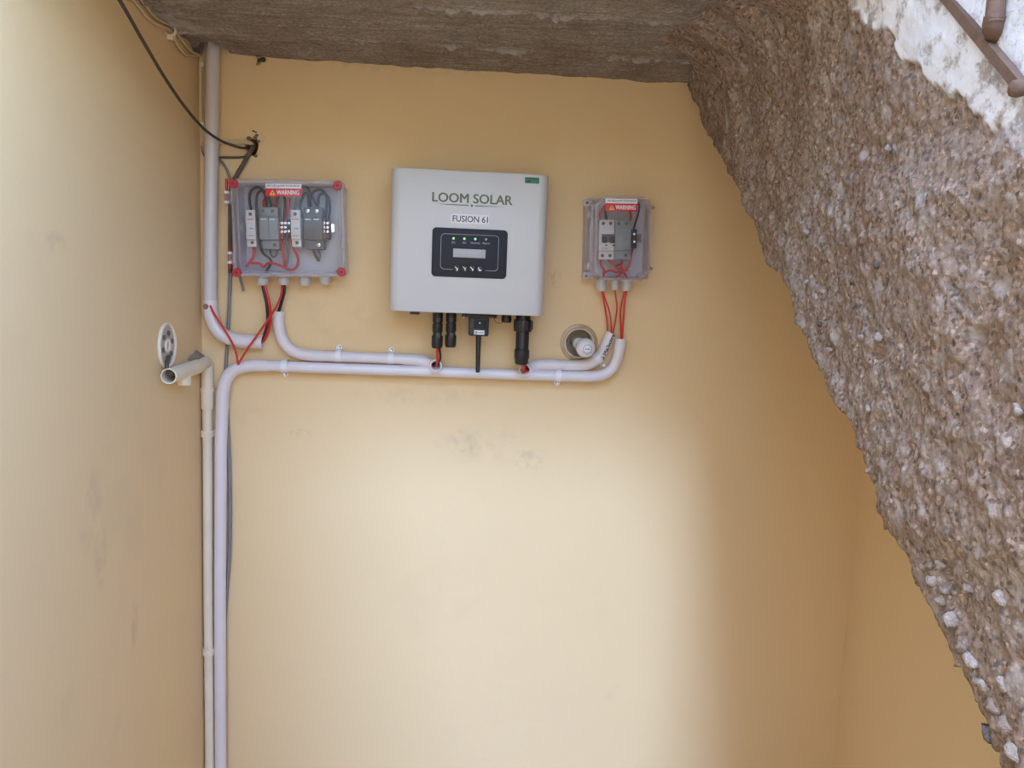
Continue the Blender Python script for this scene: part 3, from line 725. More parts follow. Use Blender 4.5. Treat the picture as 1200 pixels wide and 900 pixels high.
def lid(fr, u0, u1, v0, v1, r, w0, w1, t):
    po = rr(u0, u1, v0, v1, r, 5); pi = rr(u0+t, u1-t, v0+t, v1-t, max(r-t, 0.001), 5); n = len(po)
    V = [fr.P(*p, w0) for p in po]+[fr.P(*p, w1) for p in po]+[fr.P(*p, w1) for p in pi]+[fr.P(*p, w0) for p in pi]; F = []
    for g in range(4):
        h2 = (g+1) % 4
        for k in range(n): F.append([g*n+k, g*n+(k+1) % n, h2*n+(k+1) % n, h2*n+k])
    return V, F
obj('lid_rim', lid(db, u0_, u1_, v0_, v1_, 0.010, 0.053, DD, 0.0085), COVERS, D)
obj('lid_bead', join(tube([db.P(p[0], p[1], DD) for p in rr(u0_+.003, u1_-.003, v0_+.003, v1_-.003, 0.008, 5)]+[db.P(u1_-.003, v1_-.011, DD)], 0.0018, 6), tube([db.P(p[0], p[1], DD-0.004) for p in rr(u0_+.0125, u1_-.0125, v0_+.0125, v1_-.0125, 0.008, 5)]+[db.P(u1_-.0125, v1_-.0205, DD-.004)], 0.0011, 6)), COVERS, D)
obj('clear_lid', boxuv(db, u0_+.008, u1_-.008, v0_+.008, v1_-.008, DD-.005, DD-.003, 0.0005), COVER, D)
for x_, y_ in ((273, 214.7), (395.3, 217.2), (277, 319.3), (399.8, 318.8)):
    u_, v_ = db.uv(x_, y_, DD+.003)
    sc = obj('lid_screw', lathe(db.P(u_, v_, DD-.004), db.w, [(.0098, 0), (.0098, .006), (.0085, .0078), (.003, .008)], 20), REDP, D)
    obj('cross_slot', join(boxuv(db, u_-.004, u_+.004, v_-.0008, v_+.0008, DD+.003, DD+.0044, .0002), boxuv(db, u_-.0008, u_+.0008, v_-.004, v_+.004, DD+.003, DD+.0044, .0002)), INKB, sc, smooth=False)
for (x_, ya, yb, yc, yd_) in ((265.5, 209.5, 222, 224, 238.5), (269.5, 292, 294, 295, 309)):
    p, q = db.at(x_, ya, .055), db.at(x_, yd_+5 if ya > 250 else yd_, .055)
    hg = obj('hinge', tube([db.at(x_, yc, .055), db.at(x_, yd_, .055)], 0.0048, 12), COVERS, D)
    obj('hinge_pin', tube([p, q], 0.0030, 10), REDP, hg)
    for y_ in (yc+1.5, yd_-1.5): obj('knuckle', tube([db.at(x_, y_-1.5, .055), db.at(x_, y_+1.5, .055)], 0.0058, 12), CLIP, hg)
    obj('hinge_leaf', boxpx(db, x_, x_+6, yc, yd_, .050, .058, .0006), COVERS, hg)
def warn_label(fr, x0, x1, y0, ym, y1, wv, parent, head):
    lb = obj('warning_label', boxpx(fr, x0, x1, y0, ym, wv, wv+.0005, .0002), STICK, parent)
    obj('red_band', boxpx(fr, x0, x1, ym, y1, wv, wv+.0005, .0002), REDL, lb)
    tx(lb, 'heading_text', head, x0+2, x1-1.5, (y0+ym)/2, wv+.0007, INKB, fr, (ym-y0)*.55, .02)
    wdt = x1-x0; yc = (ym+y1)/2; yh = (y0+ym)/2
    obj('blue_handwriting', tube([fr.at(x0+wdt*q_[0], yh+q_[1], wv+.0009) for q_ in ((.17, .3), (.20, -.9), (.21, 1.2), (.24, -1.4), (.25, 1.5), (.28, -.8), (.29, 1.2), (.32, 0), (.34, 1.3), (.30, -1.6), (.22, -1.2))], .00042, 5, smooth_sub=3), mat('pen_blue', (0.10, 0.16, 0.45), .5), lb)
    tx(lb, 'warning_text', 'WARNING', x0+wdt*.31, x1-wdt*.06, yc, wv+.0007, STICK, fr, (y1-ym)*.60, .035)
    tr = obj('warning_triangle', poly(fr, [(x0+wdt*.11, y1-(y1-ym)*.17), (x0+wdt*.28, y1-(y1-ym)*.17), (x0+wdt*.195, ym+(y1-ym)*.15)], wv+.0007), YEL, lb, smooth=False)
    obj('lightning_mark', poly(fr, [(x0+wdt*.185, y1-(y1-ym)*.3), (x0+wdt*.205, y1-(y1-ym)*.3), (x0+wdt*.212, ym+(y1-ym)*.42), (x0+wdt*.178, ym+(y1-ym)*.42)], wv+.0009), INKB, lb, smooth=False)
    return lb
warn_label(db, 311, 353.2, 215.4, 220.8, 230.2, DD-.003, D, 'DC        JUNCTION BOX')
# what is inside
IW = 0.010
obj('din_rail', boxpx(db, 287, 392, 262, 272, .004, .010, .0004), STEEL, D)
def block(name, fr, x0, x1, ys, ws, mt, parent, sc=(), scr=.0032):
    """a stepped module: ys gives section limits top to bottom, ws how far each stands out"""
    parts = []
    for i, w_ in enumerate(ws):
        sh = (ys[i]-ys[0])/43*2 if fr is db else -(ys[i]-ys[0])/46*1
        parts.append(boxpx(fr, x0+sh, x1+sh, ys[i], ys[i+1]+.15, IW, w_, .0008))
    o = obj(name, join(*parts), mt, parent)
    for (x_, y_, w_) in sc:
        u_, v_ = fr.uv(x_, y_, w_); s_ = obj('terminal_screw', lathe(fr.P(u_, v_, w_-.0002), fr.w, [(scr*1.25, 0), (scr*1.25, .0003), (scr, .0006), (scr*.4, .0006)], 12), STEEL if mt is SPDD else SCR_SHADE, o)
        obj('screw_slot', boxuv(fr, u_-scr*.8, u_+scr*.8, v_-scr*.22, v_+scr*.22, w_, w_+.0007, .0001), INKB, s_, smooth=False)
    return o
for x0 in (288, 340.5):
    fu = block('fuse_holder', db, x0, x0+11, (246, 254, 280, 289), (.046, .056, .046), FUSE, D, ((x0+5.3, 250.8, .046), (x0+7.6, 284.4, .046)))
    obj('orange_print', boxpx(db, x0+1.8, x0+9.6, 256.2, 257.6, .055, .0563, .0001), ORNG, fu, smooth=False)
    obj('pin_mark', join(boxpx(db, x0+4.6, x0+6.1, 267, 268.3, .055, .0563, .0001), boxpx(db, x0+7.2, x0+8.7, 267, 268.3, .055, .0563, .0001), boxpx(db, x0+3.4, x0+10.4, 275.8, 276.4, .055, .0563, .0001)), INKB, fu, smooth=False)
for x0, mt_ in ((303.5, SPD), (355.4, SPDD)):
    sp = block('surge_protector', db, x0, x0+22, (242.5, 254.5, 280.5, 292), (.044, .056, .044), mt_, D, ((x0+5, 247, .044), (x0+15.8, 247.2, .044), (x0+18, 287, .044)))
    for xx in (x0+3, x0+13): obj('status_window', boxpx(db, xx-1, xx+5.5, 256.2, 258, .055, .0563, .0002), WIN, sp)
    obj('module_seam', boxpx(db, x0+11.2, x0+11.7, 255, 280, .055, .0562, .0001), INKB, sp, smooth=False)
for x0, cols in ((328, ((0, 4, REDP), (4.2, 8.2, BLK))), (377.2, ((0, 4.2, REDP), (4.4, 8.6, BLK)))):
    tb = None
    for a_, b2_, mt_ in cols:
        o_ = obj('terminal_block', boxpx(db, x0+a_, x0+b2_, 257, 279.5, IW, .040, .0008), mt_, D)
        for y_ in (261.5, 266.5, 271.5):
            u_, v_ = db.uv(x0+(a_+b2_)/2, y_, .040); obj('terminal_screw', lathe(db.P(u_, v_, .0395), db.w, [(.0032, 0), (.0032, .0012), (.0022, .0016), (.0006, .0012)], 10), STEEL, o_)
o_ = obj('terminal_block', boxpx(db, 336.6, 340, 257, 279.5, IW, .036, .0006), BLK, D)
for y_ in (261.5, 271): u_, v_ = db.uv(338.4, y_, .036); obj('terminal_screw', lathe(db.P(u_, v_, .0355), db.w, [(.003, 0), (.003, .0012), (.0006, .0014)], 10), STEEL, o_)
def iw(fr, pts, mt, parent, r=.0030, name='jumper_wire'):
    return obj(name, tube([fr.at(x, y, w_) for x, y, w_ in pts], r, 8, smooth_sub=5), mt, parent)
for pts, mt_ in [
    ([(294.5, 247, .025), (292.5, 235, .03), (294, 224, .035), (301, 219.5, .038), (307, 222, .036), (311, 230, .03), (313, 243, .022)], BLKW),
    ([(304, 286, .030), (302.5, 262, .050), (300.5, 240, .052), (302, 227, .045), (308, 223.5, .04), (314, 228, .032), (318, 243, .022)], BLKW),
    ([(302.5, 262, .052), (304, 283, .052), (308, 296, .045), (318, 306, .035), (312, 318, .03)], BLKW),
    ([(324, 243, .02), (326, 231, .025), (330, 226, .028), (334, 236, .028), (333, 258, .024)], BLKW),
    ([(345, 247, .024), (347, 236, .03), (349, 229, .03)], GREYC),
    ([(354, 262, .02), (352, 240, .03), (356, 229, .036), (360, 228, .036), (362, 243, .022)], BLKW),
    ([(352, 218, .036), (359, 219, .04), (363, 226, .038), (364, 243, .024)], BLKW),
    ([(373, 243, .022), (366, 229, .036), (371, 223, .04), (379, 224, .04), (383, 234, .038), (381, 258, .024)], BLKW),
    ([(373, 240, .022), (374, 230, .036), (379, 227, .038), (385, 232, .038), (386.5, 245, .032), (384.5, 259, .022)], BLKW),
    ([(298, 289, .03), (297, 300, .034), (292, 308, .036), (288, 312, .036)], RED), ([(294, 308, .034), (304, 308.5, .036), (309, 313, .034)], RED),
    ([(309, 313, .032), (314, 308.5, .036), (322, 309, .036), (332, 313, .036), (342, 316.5, .036), (348, 312, .036), (349, 302, .036), (343.5, 290, .034), (340, 280, .03)], RED),
    ([(330, 279, .03), (331.5, 292, .036), (333, 304, .034), (334, 314, .03)], RED), ([(335, 279, .028), (337.5, 292, .034), (337, 304, .034), (334, 314, .028)], GREYC),
    ([(316, 292, .03), (318, 299, .032), (322, 301, .032), (325, 296, .032), (325, 291, .03)], TEAL),
    ([(367, 292, .03), (370, 299, .03), (374, 306, .028)], BLKW), ([(373, 292, .03), (375, 298, .03), (374, 306, .028)], TEAL),
    ([(310, 245, .02), (309, 236, .024), (312, 231, .026)], RED), ([(321, 245, .02), (322, 236, .024), (320, 231, .026)], RED), ([(335, 262, .02), (337, 245, .026), (339, 232, .026)], RED)]:
    iw(db, pts, mt_, D, .0030 if mt_ is not TEAL else .0018)
def gland(fr, x_, y0, y1, wpx, parent, wv=.035, n=8):
    p, q = fr.at(x_, y0, wv), fr.at(x_, y1, wv); r = wpx/2*abs(fr.uv(x_+1, y0, wv)[0]-fr.uv(x_, y0, wv)[0]); Ln = np.linalg.norm(q-p)
    g = obj('cable_gland', lathe(p, (q-p), [(r*.98, -.35*Ln), (r*.98, 0), (r*.86, .02*Ln), (r*.86, .08*Ln), (r, .1*Ln), (r, .58*Ln), (r*.93, .75*Ln), (r*.72, 1.0*Ln), (r*.5, 1.0*Ln), (r*.48, .6*Ln)], 12), GLAND, parent)
    return q
gd = [gland(db, x_, 325.2, y1, 14, D) for x_, y1 in ((307.8, 334.3), (332.3, 334), (357.4, 335), (381, 333.4))]

# ================================================================== AC JUNCTION BOX
TA = 0.03; AD = 0.095
ab = Frame(728, 280, TA, off=AD)
A = root('ac_junction_box', ab.o, 'small clear junction box with brass side screws and a white circuit breaker inside', 'junction box', rot=TA)
s0 = ab.uv(684, 280, .02)[0]; s1 = ab.uv(759, 280, .02)[0]; t1 = ab.uv(722, 234, .02)[1]; t0 = ab.uv(722, 327, .02)[1]
obj('base_tray', tray(ab, s0, s1, t0, t1, .006, .0012, .040, .0028, .003), COVERS, A)
f0, f1 = ab.uv(697.5, 280, AD)[0], ab.uv(762, 280, AD)[0]; g1, g0 = ab.uv(730, 230.5, AD)[1], ab.uv(730, 328, AD)[1]
def scallop(u0, u1, v0, v1, k):
    P_ = []
    for cx, cy, a0 in ((u1, v1, 270), (u0, v1, 0), (u0, v0, 90), (u1, v0, 180)):
        for j in range(7):
            a_ = math.radians(a0-90*j/6) if True else 0
            P_.append((cx+k*math.cos(a_), cy+k*math.sin(a_)))
    return P_
po = scallop(f0, f1, g0, g1, .016)
cx, cy = (f0+f1)/2, (g0+g1)/2
pi_ = [(cx+(p[0]-cx)*.93, cy+(p[1]-cy)*.95) for p in po]
n = len(po)
V = [ab.P(*p, .041) for p in po]+[ab.P(*p, AD) for p in po]+[ab.P(*p, AD) for p in pi_]+[ab.P(*p, .041) for p in pi_]; F = []
for g in range(4):
    for k in range(n): F.append([g*n+k, g*n+(k+1) % n, ((g+1) % 4)*n+(k+1) % n, ((g+1) % 4)*n+k])
obj('lid_rim', (V, F), COVERS, A, sharp=30)
obj('lid_bead', tube([ab.P(p[0], p[1], AD) for p in po+po[:1]], .0014, 6), COVERS, A)
obj('clear_lid', prism(ab, pi_, AD-.004, AD-.002), COVER, A, smooth=False)
obj('back_plate', boxuv(ab, s0+.016, s1-.006, t0+.006, t1-.006, .003, .006, .0004), BOXG, A)
for x_, y_ in ((688, 237.5), (687, 323.5)):
    u_, v_ = ab.uv(x_, y_, .042); er = obj('mounting_ear', prism(ab, rr(u_-.009, u_+.013, v_-.0075, v_+.0075, .005, 4), .030, .042, .001), COVERS, A)
    obj('ear_hole', lathe(ab.P(u_, v_, .0415), ab.w, [(.0030, 0), (.0030, .0008), (.0020, .0009)], 12), SPDD, er)
obj('hinge_rod', tube([ab.at(694.5, 240, .062), ab.at(693.5, 320, .062)], .0042, 12), COVERS, A)
for y_ in (251, 312):
    obj('latch', boxpx(ab, 688.5, 694.5, y_-4, y_+4, .045, .058, .0012), COVERS, A)
for x_, y_ in ((765, 243.6), (762.6, 315)):
    u_, v_ = ab.uv(x_, y_, .050); 
    obj('side_screw', join(lathe(ab.P(u_-.016, v_, .050), ab.u, [(.0022, 0), (.0022, .014), (.0042, .0145), (.0042, .0175), (.0022, .020)], 12)), BRASS, A)
warn_label(ab, 709.6, 747.2, 232.8, 238.4, 247.6, AD-.002, A, 'AC        JUNCTION BOX')
mc = block('circuit_breaker', ab, 702.3, 720, (257.5, 268.3, 293, 304), (.046, .060, .046), MCBW, A, ((707, 261.8, .046), (715.7, 261.8, .046), (706, 299.6, .046), (714.8, 299.6, .046)))
obj('toggle_slot', boxpx(ab, 705, 721, 274.3, 284, .058, .0606, .0004), SPDD, mc)
for x_ in (709, 718): obj('toggle', boxpx(ab, x_-2.4, x_+2.4, 277.5, 284.5, .0600, .0665, .0012), BLK, mc)
for x_ in (710.6, 719.2): obj('rating_mark', boxpx(ab, x_-1.6, x_+1.6, 286.8, 288.2, .059, .0604, .0001), REDP if x_ < 715 else INKB, mc, smooth=False)
obj('rating_print', boxpx(ab, 705.3, 712.8, 290.4, 291.6, .059, .0603, .0001), SPD, mc, smooth=False)
sp = block('surge_protector', ab, 720.6, 739.8, (257.5, 268.3, 293, 304), (.044, .056, .044), SPD, A, ((725, 262, .044), (734, 262, .044), (733.2, 299.2, .044)))
obj('module_knob', lathe(ab.at(729.5, 279.5, .0555), ab.w, [(.0085, 0), (.0085, .002), (.007, .003), (.001, .0032)], 16), COVERS, sp)
tb = obj('terminal_block', boxpx(ab, 741, 746.4, 268.5, 290.5, IW, .045, .0008), BLK, A)
for y_ in (274.4, 283.4): u_, v_ = ab.uv(743.8, y_, .045); obj('terminal_screw', lathe(ab.P(u_, v_, .0445), ab.w, [(.0028, 0), (.0028, .0012), (.001, .0015)], 10), STEEL, tb)
obj('din_rail', boxpx(ab, 704, 752, 274, 284, .006, .013, .0006), STEEL, A)
for pts, mt_ in [
    ([(703.5, 258, .03), (703.5, 251, .036), (706, 244, .04), (710, 240, .04)], RED), ([(711, 258, .03), (709.6, 250, .036), (709.6, 243, .04), (713, 238, .04)], BLKW),
    ([(739, 259, .03), (739, 251, .036), (737, 244, .036)], RED), ([(742.5, 269, .03), (745, 260, .042), (748.5, 248, .046), (749, 240, .046), (745, 237, .042)], BLKW),
    ([(703.4, 303, .03), (705, 311, .04), (708.5, 318, .04), (706, 326, .034)], RED), ([(713, 303, .03), (716.5, 309, .04), (723, 314, .042), (730, 318, .04), (735, 326, .034)], RED),
    ([(729, 304, .03), (728.5, 312, .04), (730, 318, .04), (721, 327, .034)], RED), ([(741.5, 290, .03), (739.5, 301, .04), (737, 311, .04), (731, 319, .038)], RED),
    ([(717, 310, .036), (722, 311.5, .038), (728, 309, .036)], RED), ([(706, 320, .036), (715, 317, .044), (724, 319, .044), (736, 316, .042)], RED)]:
    iw(ab, pts, mt_, A, .0025)
ga = [gland(ab, x_, 331.0, y1, wp, A, .035) for x_, y1, wp in ((705, 341.2, 12), (720.6, 339.8, 9.4), (734.5, 341, 12))]

# ================================================================== CONDUITS
RT, RP = 0.0148, 0.0122
def wpath(pts, off, sub=0):
    P_ = [W(x, y, off if len(q) < 3 else q[2]) for q in pts for x, y in [q[:2]]]
    return catmull(P_, sub) if sub else P_
# (a) from the soffit down, swept to the right
O1 = 0.0245
cA = root('conduit', W(246, 345, O1), 'mauve-grey plastic conduit running up the corner and through the ceiling', 'conduit')
zt = W(250.3, 42, O1); zt2 = zt.copy(); zt2[2] = ZC+0.08
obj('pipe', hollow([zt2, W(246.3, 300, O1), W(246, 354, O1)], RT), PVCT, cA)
bend = wpath([(246, 352), (246.6, 364), (250, 378), (257.5, 389.5), (269, 396.5), (283, 399.5), (308, 400.8)], O1, 6)
el = obj('swept_bend', hollow(bend, RT*1.06, .0022), PVC, cA)
u_ = W(243.6, 359, O1)+np.array([0, -RT*1.02, 0])
obj('cut_hole', lathe(u_, (-.25, -1, 0), [(.0066, -.002), (.0066, .0006), (.003, .0008)], 9), PVCIN, cA)
# (b) from under the DC box to the inverter
O2 = 0.0145
cB = root('conduit', W(400, 417.5, O2), 'short conduit swept under the junction box and ending open below the inverter', 'conduit')
obj('swept_bend', hollow(wpath([(325.8, 365), (326.6, 380), (330, 396), (338.5, 408), (351, 414.4), (366, 416.6), (379, 417)], O2, 6), RP*1.07, .002), PVC, cB)
obj('pipe', hollow(wpath([(376, 416.9), (420, 418.8), (470, 420.8), (480, 421.2)], O2), RP), PVC, cB)
obj('open_elbow', hollow(wpath([(472, 421, O2), (486, 421.6, O2), (498, 423.8, O2), (506.5, 426.8, O2+.005), (510.2, 428.2, O2+.016), (510.8, 428.4, O2+.034)], O2, 6), RP*1.12, .0028), PVC, cB)
# (c) the long run from the floor up and along to the AC box
O3 = 0.0205
cC = root('conduit', W(258.5, 890, O3), 'long white conduit rising from below and running level beneath all three boxes', 'conduit')
zb = W(259.5, 930, O3)
obj('pipe', hollow([np.array([zb[0], zb[1], 0.0]), W(258.6, 885, O3), W(257.8, 700, O3), W(259, 520, O3), W(260.6, 474, O3)], .0135), PVC, cC)
obj('swept_bend', hollow(wpath([(260.4, 479), (261.2, 461), (265, 445), (274, 434), (288, 429.2), (302, 428.4), (314.5, 428.9)], O3, 6), .0142, .002), PVC, cC)
obj('pipe', hollow(wpath([(311, 428.8), (400, 432), (500, 435.3), (600, 439), (684, 441.6)], O3), RP*1.02), PVC, cC)
obj('swept_bend', hollow(wpath([(681, 441.4), (694, 441.4), (707, 439), (717.5, 431.5), (723.5, 419), (726, 407), (727.6, 397)], O3, 6), RP*1.08, .002), PVC, cC)
# (d) printed conduit from the inverter's grid connector
cD = root('conduit', W(655, 428, O2), 'short conduit with black lettering along its upright end', 'conduit')
obj('open_elbow', hollow(wpath([(615.2, 433.6, O2+.034), (615.8, 433.3, O2+.016), (619.5, 431.6, O2+.005), (627, 428.6, O2), (638, 427.6, O2), (652, 427.8, O2)], O2, 6), RP*1.12, .0028), PVC, cD)
obj('pipe', hollow(wpath([(648, 427.7), (665, 428.3)], O2), RP), PVC, cD)
dpath = wpath([(660, 428.2), (677, 428.6), (690, 426.4), (699.5, 421), (706, 412.5), (710.5, 402.5), (716.4, 390.4)], O2, 6)
obj('swept_bend', hollow(dpath, RP*1.08, .002), PVC, cD)
fz = Frame(710, 408, 0.0)
p, q = W(705.0, 423.0, O2+RP), W(719.0, 391.5, O2+RP)
ang = math.atan2(q[2]-p[2], q[0]-p[0]); mid = (p+q)/2-fz.o
tv, tf = text(fz, 'G Malhotra', float(mid@fz.u), float(mid@fz.v), float(np.linalg.norm(q-p)), 0, .0090, ang, .035)
# wrap the print round the pipe
dp_ = np.array(dpath); tv2 = []
for t_ in tv:
    t_ = np.array(t_); j = int(np.argmin((dp_[:, 0]-t_[0])**2+(dp_[:, 2]-t_[2])**2)); dist = math.hypot(dp_[j, 0]-t_[0], dp_[j, 2]-t_[2])
    R_ = RP*1.08+.0004; tv2.append((t_[0], dp_[j, 1]-math.sqrt(max(R_*R_-dist*dist, 1e-6)), t_[2]))
obj('printed_lettering', (tv2, tf), INKB, cD, smooth=False)
# (e) painted pipe in the corner
O5 = 0.016; XE = XL+0.0135
def EX(py_px, px=243): p_ = W(px, py_px, O5); return np.array([max(p_[0], XE), p_[1], p_[2]])
cE = root('painted_pipe', EX(885), 'slim cream-painted pipe in the wall corner with open tee at its top', 'pipe')
zb = EX(930); zb[2] = 0
zel = EX(440)
zrun = LW(197.5, 441, .019)
obj('pipe', hollow([zb, EX(700), EX(476)], .0108), CREAM, cE)
obj('coupling', hollow([EX(479), EX(458)], .0138, .003), CREAM, cE)
obj('coupling_ring', hollow([EX(458.5), EX(454.5)], .0160, .004), CREAM, cE)
yb_ = zrun[1]
top = np.array([zel[0], zel[1], zrun[2]+.004])
obj('elbow', hollow(catmull([EX(458), EX(448), np.array([top[0], top[1], top[2]-.012]), np.array([top[0], top[1]-.010, top[2]]), np.array([zrun[0], top[1]-.05, zrun[2]+.003]), np.array([zrun[0], top[1]-.085, zrun[2]+.002])], 6), .0132, .002), CREAM, cE)
obj('tee', join(hollow([np.array([zrun[0], top[1]-.075, zrun[2]+.002]), zrun], .0155, .0022), hollow([np.array([zrun[0], yb_+.085, zrun[2]]), np.array([zrun[0], yb_+.085, zrun[2]-.027])], .0145, .0022)), CREAM, cE)

# ------------------------------------------------------------------ saddle clips
def clip(px_, py_, ang_, r, off, label, cat='pipe clip', span_=2.0, tab=1, wd=.013, mt_=CLIP, group='conduit clips'):
    """strap over a pipe running at angle ang_ (radians in the wall plane); screw tab to one side"""
    fr = Frame(px_, py_, ang_, off=off+r)
    rt = root('pipe_clip', fr.o, label, cat, group, rot=ang_)
    R_ = r*1.06+.0016; V_, F_ = [], []; prof = [(-R_, 0.0)]
    for k in range(9):
        a_ = math.pi-math.pi*k/8; prof.append((R_*math.cos(a_), off+R_*math.sin(a_)))
    prof.append((R_, 0.0))
    inn = [(p_[0]*(R_-.0014)/R_, (off+(p_[1]-off)*(R_-.0014)/R_) if p_[1] > 0 else 0.0) for p_ in prof]
    n_ = len(prof); pr_ = prof+inn[::-1]
    for s_ in (-wd/2, wd/2):
        for (v_, w_) in pr_: V_.append(fr.P(s_, v_, w_))
    m_ = len(pr_)
    for k in range(m_): F_.append([k, (k+1) % m_, m_+(k+1) % m_, m_+k])
    for k in range(n_-1): F_.append([k, k+1, m_-2-k, m_-1-k]); F_.append([m_+k, m_+m_-1-k, m_+m_-2-k, m_+k+1])
    obj('strap', (V_, F_), mt_, rt)
    vt = tab*(R_+.006)
    tl = [(-wd/2, tab*R_*.9), (wd/2, tab*R_*.9), (wd/2, vt), (0, vt+tab*.006), (-wd/2, vt)]
    if tab < 0: tl = tl[::-1]
    tbm = obj('screw_tab', prism(fr, tl, 0, .010, 0), mt_, rt, smooth=False)
    obj('screw', lathe(fr.P(0, tab*(R_+.004), .0095), fr.w, [(.0034, 0), (.0034, .0012), (.0022, .0022), (.0008, .0018)], 10), STEEL, tbm)
S1 = -0.02
clip(332, 429.8, S1, RP*1.02, O3, 'white clip on the long conduit beside its bend, screw below', tab=-1)
clip(396, 417.4, S1, RP, O2, 'white clip with screw on top, next to the conduit bend under the junction box', tab=1)
clip(457.6, 420.2, S1, RP, O2, 'white clip with screw on top, just before the white inverter', tab=1)
clip(655, 441.0, S1, RP*1.02, O3, 'white clip below the round lamp recess, screw below', tab=-1)
clip(701.5, 421.0, math.radians(47), RP*1.08, O2, 'slanted white clip on the bend of the lettered conduit', tab=-1)
for y_, nm in ((508, 'cream clip holding the painted corner pipe just below its coupling'), (763, 'cream clip low down on the painted corner pipe')):
    p_ = EX(y_); cr = root('pipe_clip', p_, nm, 'pipe clip', 'clips on the painted pipe')
    obj('strap', hollow([p_+[0, 0, .0075], p_-[0, 0, .0075]], .0142, .0030, 18), CREAM, cr)
    obj('screw_tab', boxuv(Frame(243, y_, 0), p_[0]+.010-Frame(243, y_, 0).o[0], p_[0]+.020-Frame(243, y_, 0).o[0], -.0075+p_[2]-Frame(243, y_, 0).o[2], .0075+p_[2]-Frame(243, y_, 0).o[2], 0, .012), CREAM, cr)

# ================================================================== WIRES
def wire(name, pts, r, mt_, label, cat='wire', group=None, sub=6, n=8, flat=None):
    P_ = [np.asarray(q, float) if len(q) == 3 and not isinstance(q, tuple) else W(q[0], q[1], q[2]) for q in pts]
    return tag(obj(name, tube(P_, r, n, smooth_sub=sub, flat=flat), mt_), label, cat, group)
RO = O1+RT+.004
wire('wire', [(245, 359, .030), (246.4, 358.5, .038), (250.5, 367, .042), (262, 385, .044), (270, 398, .044), (276.5, 413, .042), (278.6, 424, .036), (279.3, 428, .028)], .0024, RED, 'thin red wire from the cut hole in the corner conduit to the long conduit')
wire('wire', [(279.6, 428.5, .026), (280.5, 424.5, .036), (290, 409, .044), (301, 393.5, .05), (312.5, 377, .05), (324, 359, .045), (329.6, 345, .038), (331, 330, .035)], .0024, RED, 'thin red wire from the long conduit up to a gland of the clear box')
wire('wire', [(307.6, 330, .035), (309, 341, .036), (312.5, 357, .034), (313.6, 375, .028), (311, 389, .022), (306.5, 398.5, .020), (300, 400, .020)], .0034, BLKW, 'black wire looping from a box gland into the corner conduit end')
wire('wire', [(309.6, 330, .037), (312, 341, .040), (316, 357, .038), (317, 374, .030), (314.5, 388, .024), (308.5, 399.5, .0215), (302, 401.5, .0205)], .0032, RED, 'thick red wire looping from a box gland into the corner conduit end')
wire('wire', [(333.6, 330, .035), (333, 342, .034), (330, 354, .026), (326.6, 366, .016), (326, 376, .0145)], .0036, BLKW, 'short black wire dropping from a box gland into the swept conduit')
wire('wire', [(512.4, 406, DW), (512.4, 415, DW-.004), (512.6, 423, .060), (510.8, 428.4, .040), (508.5, 427.8, .020)], .0030, RED, 'red wire from the first inverter connector into an open conduit end')
wire('wire', [(514.6, 406, DW-.004), (515.8, 414, .062), (515.8, 421, .05), (513, 427, .038), (508, 426.5, .022)], .0026, BLKW, 'thin black wire behind the red one under the inverter connector')
wire('wire', [(613.2, 426, DW), (613.2, 431, .062), (614.2, 434, .045), (618, 432.8, .024)], .0046, RED, 'red cable from the large grid connector into an open conduit end')
g_ = 'red wires under the small box'
wire('wire', [(704.2, 338, .035), (706.8, 349, .034), (709.8, 365, .024), (712, 388, .0145), (709, 403, .0145)], .0020, RED, 'outer of two red wires from the small box gland beside the lamp recess', group=g_)
wire('wire', [(705.4, 338, .035), (709.4, 351, .034), (714.6, 367, .024), (716.4, 389, .0145), (712, 401, .0145)], .0020, RED, 'inner of two red wires from the small box gland beside the lamp recess', group=g_)
wire('wire', [(720, 337, .035), (722, 350, .034), (722.8, 364, .026), (718.6, 389, .0145), (714, 399, .0145)], .0020, RED, 'single red wire from the smallest gland of the small box', group=g_)
wire('wire', [(732.8, 338, .035), (729.6, 351, .034), (727.0, 365, .026), (727.6, 380, .018), (728, 398, .0145), (726, 410, .0145)], .0022, RED, 'bowed red wire from the small box into the long conduit end', group=g_)
wire('wire', [(734.6, 338, .035), (732.0, 354, .036), (731, 370, .028), (729.8, 384, .020), (728.8, 398, .0145), (726.4, 410, .0145)], .0022, RED, 'straighter red wire from the small box into the long conduit end', group=g_)

# ------------------------------------------------------------------ cables at the corner
def pt(px_, py_, y_): return list(onY(px_, py_, y_))
P_ = [pt(100, -62, 1.02), pt(140, 0, 1.18), pt(163, 40, 1.30), pt(190, 86, 1.45), pt(215, 123, 1.58), pt(238, 150, 1.70), pt(260, 165.5, 1.752), pt(282, 173, 1.775), pt(294, 172.5, 1.80), pt(297, 171.5, 1.84)]
wire('cable', P_, .0030, mat('dark_cable', (0.045, 0.034, 0.032), .5, .2), 'dark cable slung across the corner into the wall hole', 'cable')
wire('cable', [(297, 170, -.035), (296.5, 173, .002), (292, 180, .012), (285.5, 192, .010), (277.5, 206, .008), (271, 220, .006), (270, 260, .006), (270, 320, .006)], .0050, BROWNC, 'brown cable dropping from the wall hole behind the clear box', 'cable')
wire('cable', [(270.6, 300, .005), (269.6, 330, .006), (268, 372, .006), (266.4, 400, .005), (265, 425, .005), (264.8, 450, .005), (266, 478, .006), (268.5, 540, .008), (269.5, 590, .008), (268.6, 650, .007), (264.6, 712, .005), (263, 770, .005), (262.5, 905, .005)], .0042, GREYC, 'grey cable hanging behind the conduits and bowing off the wall', 'cable')
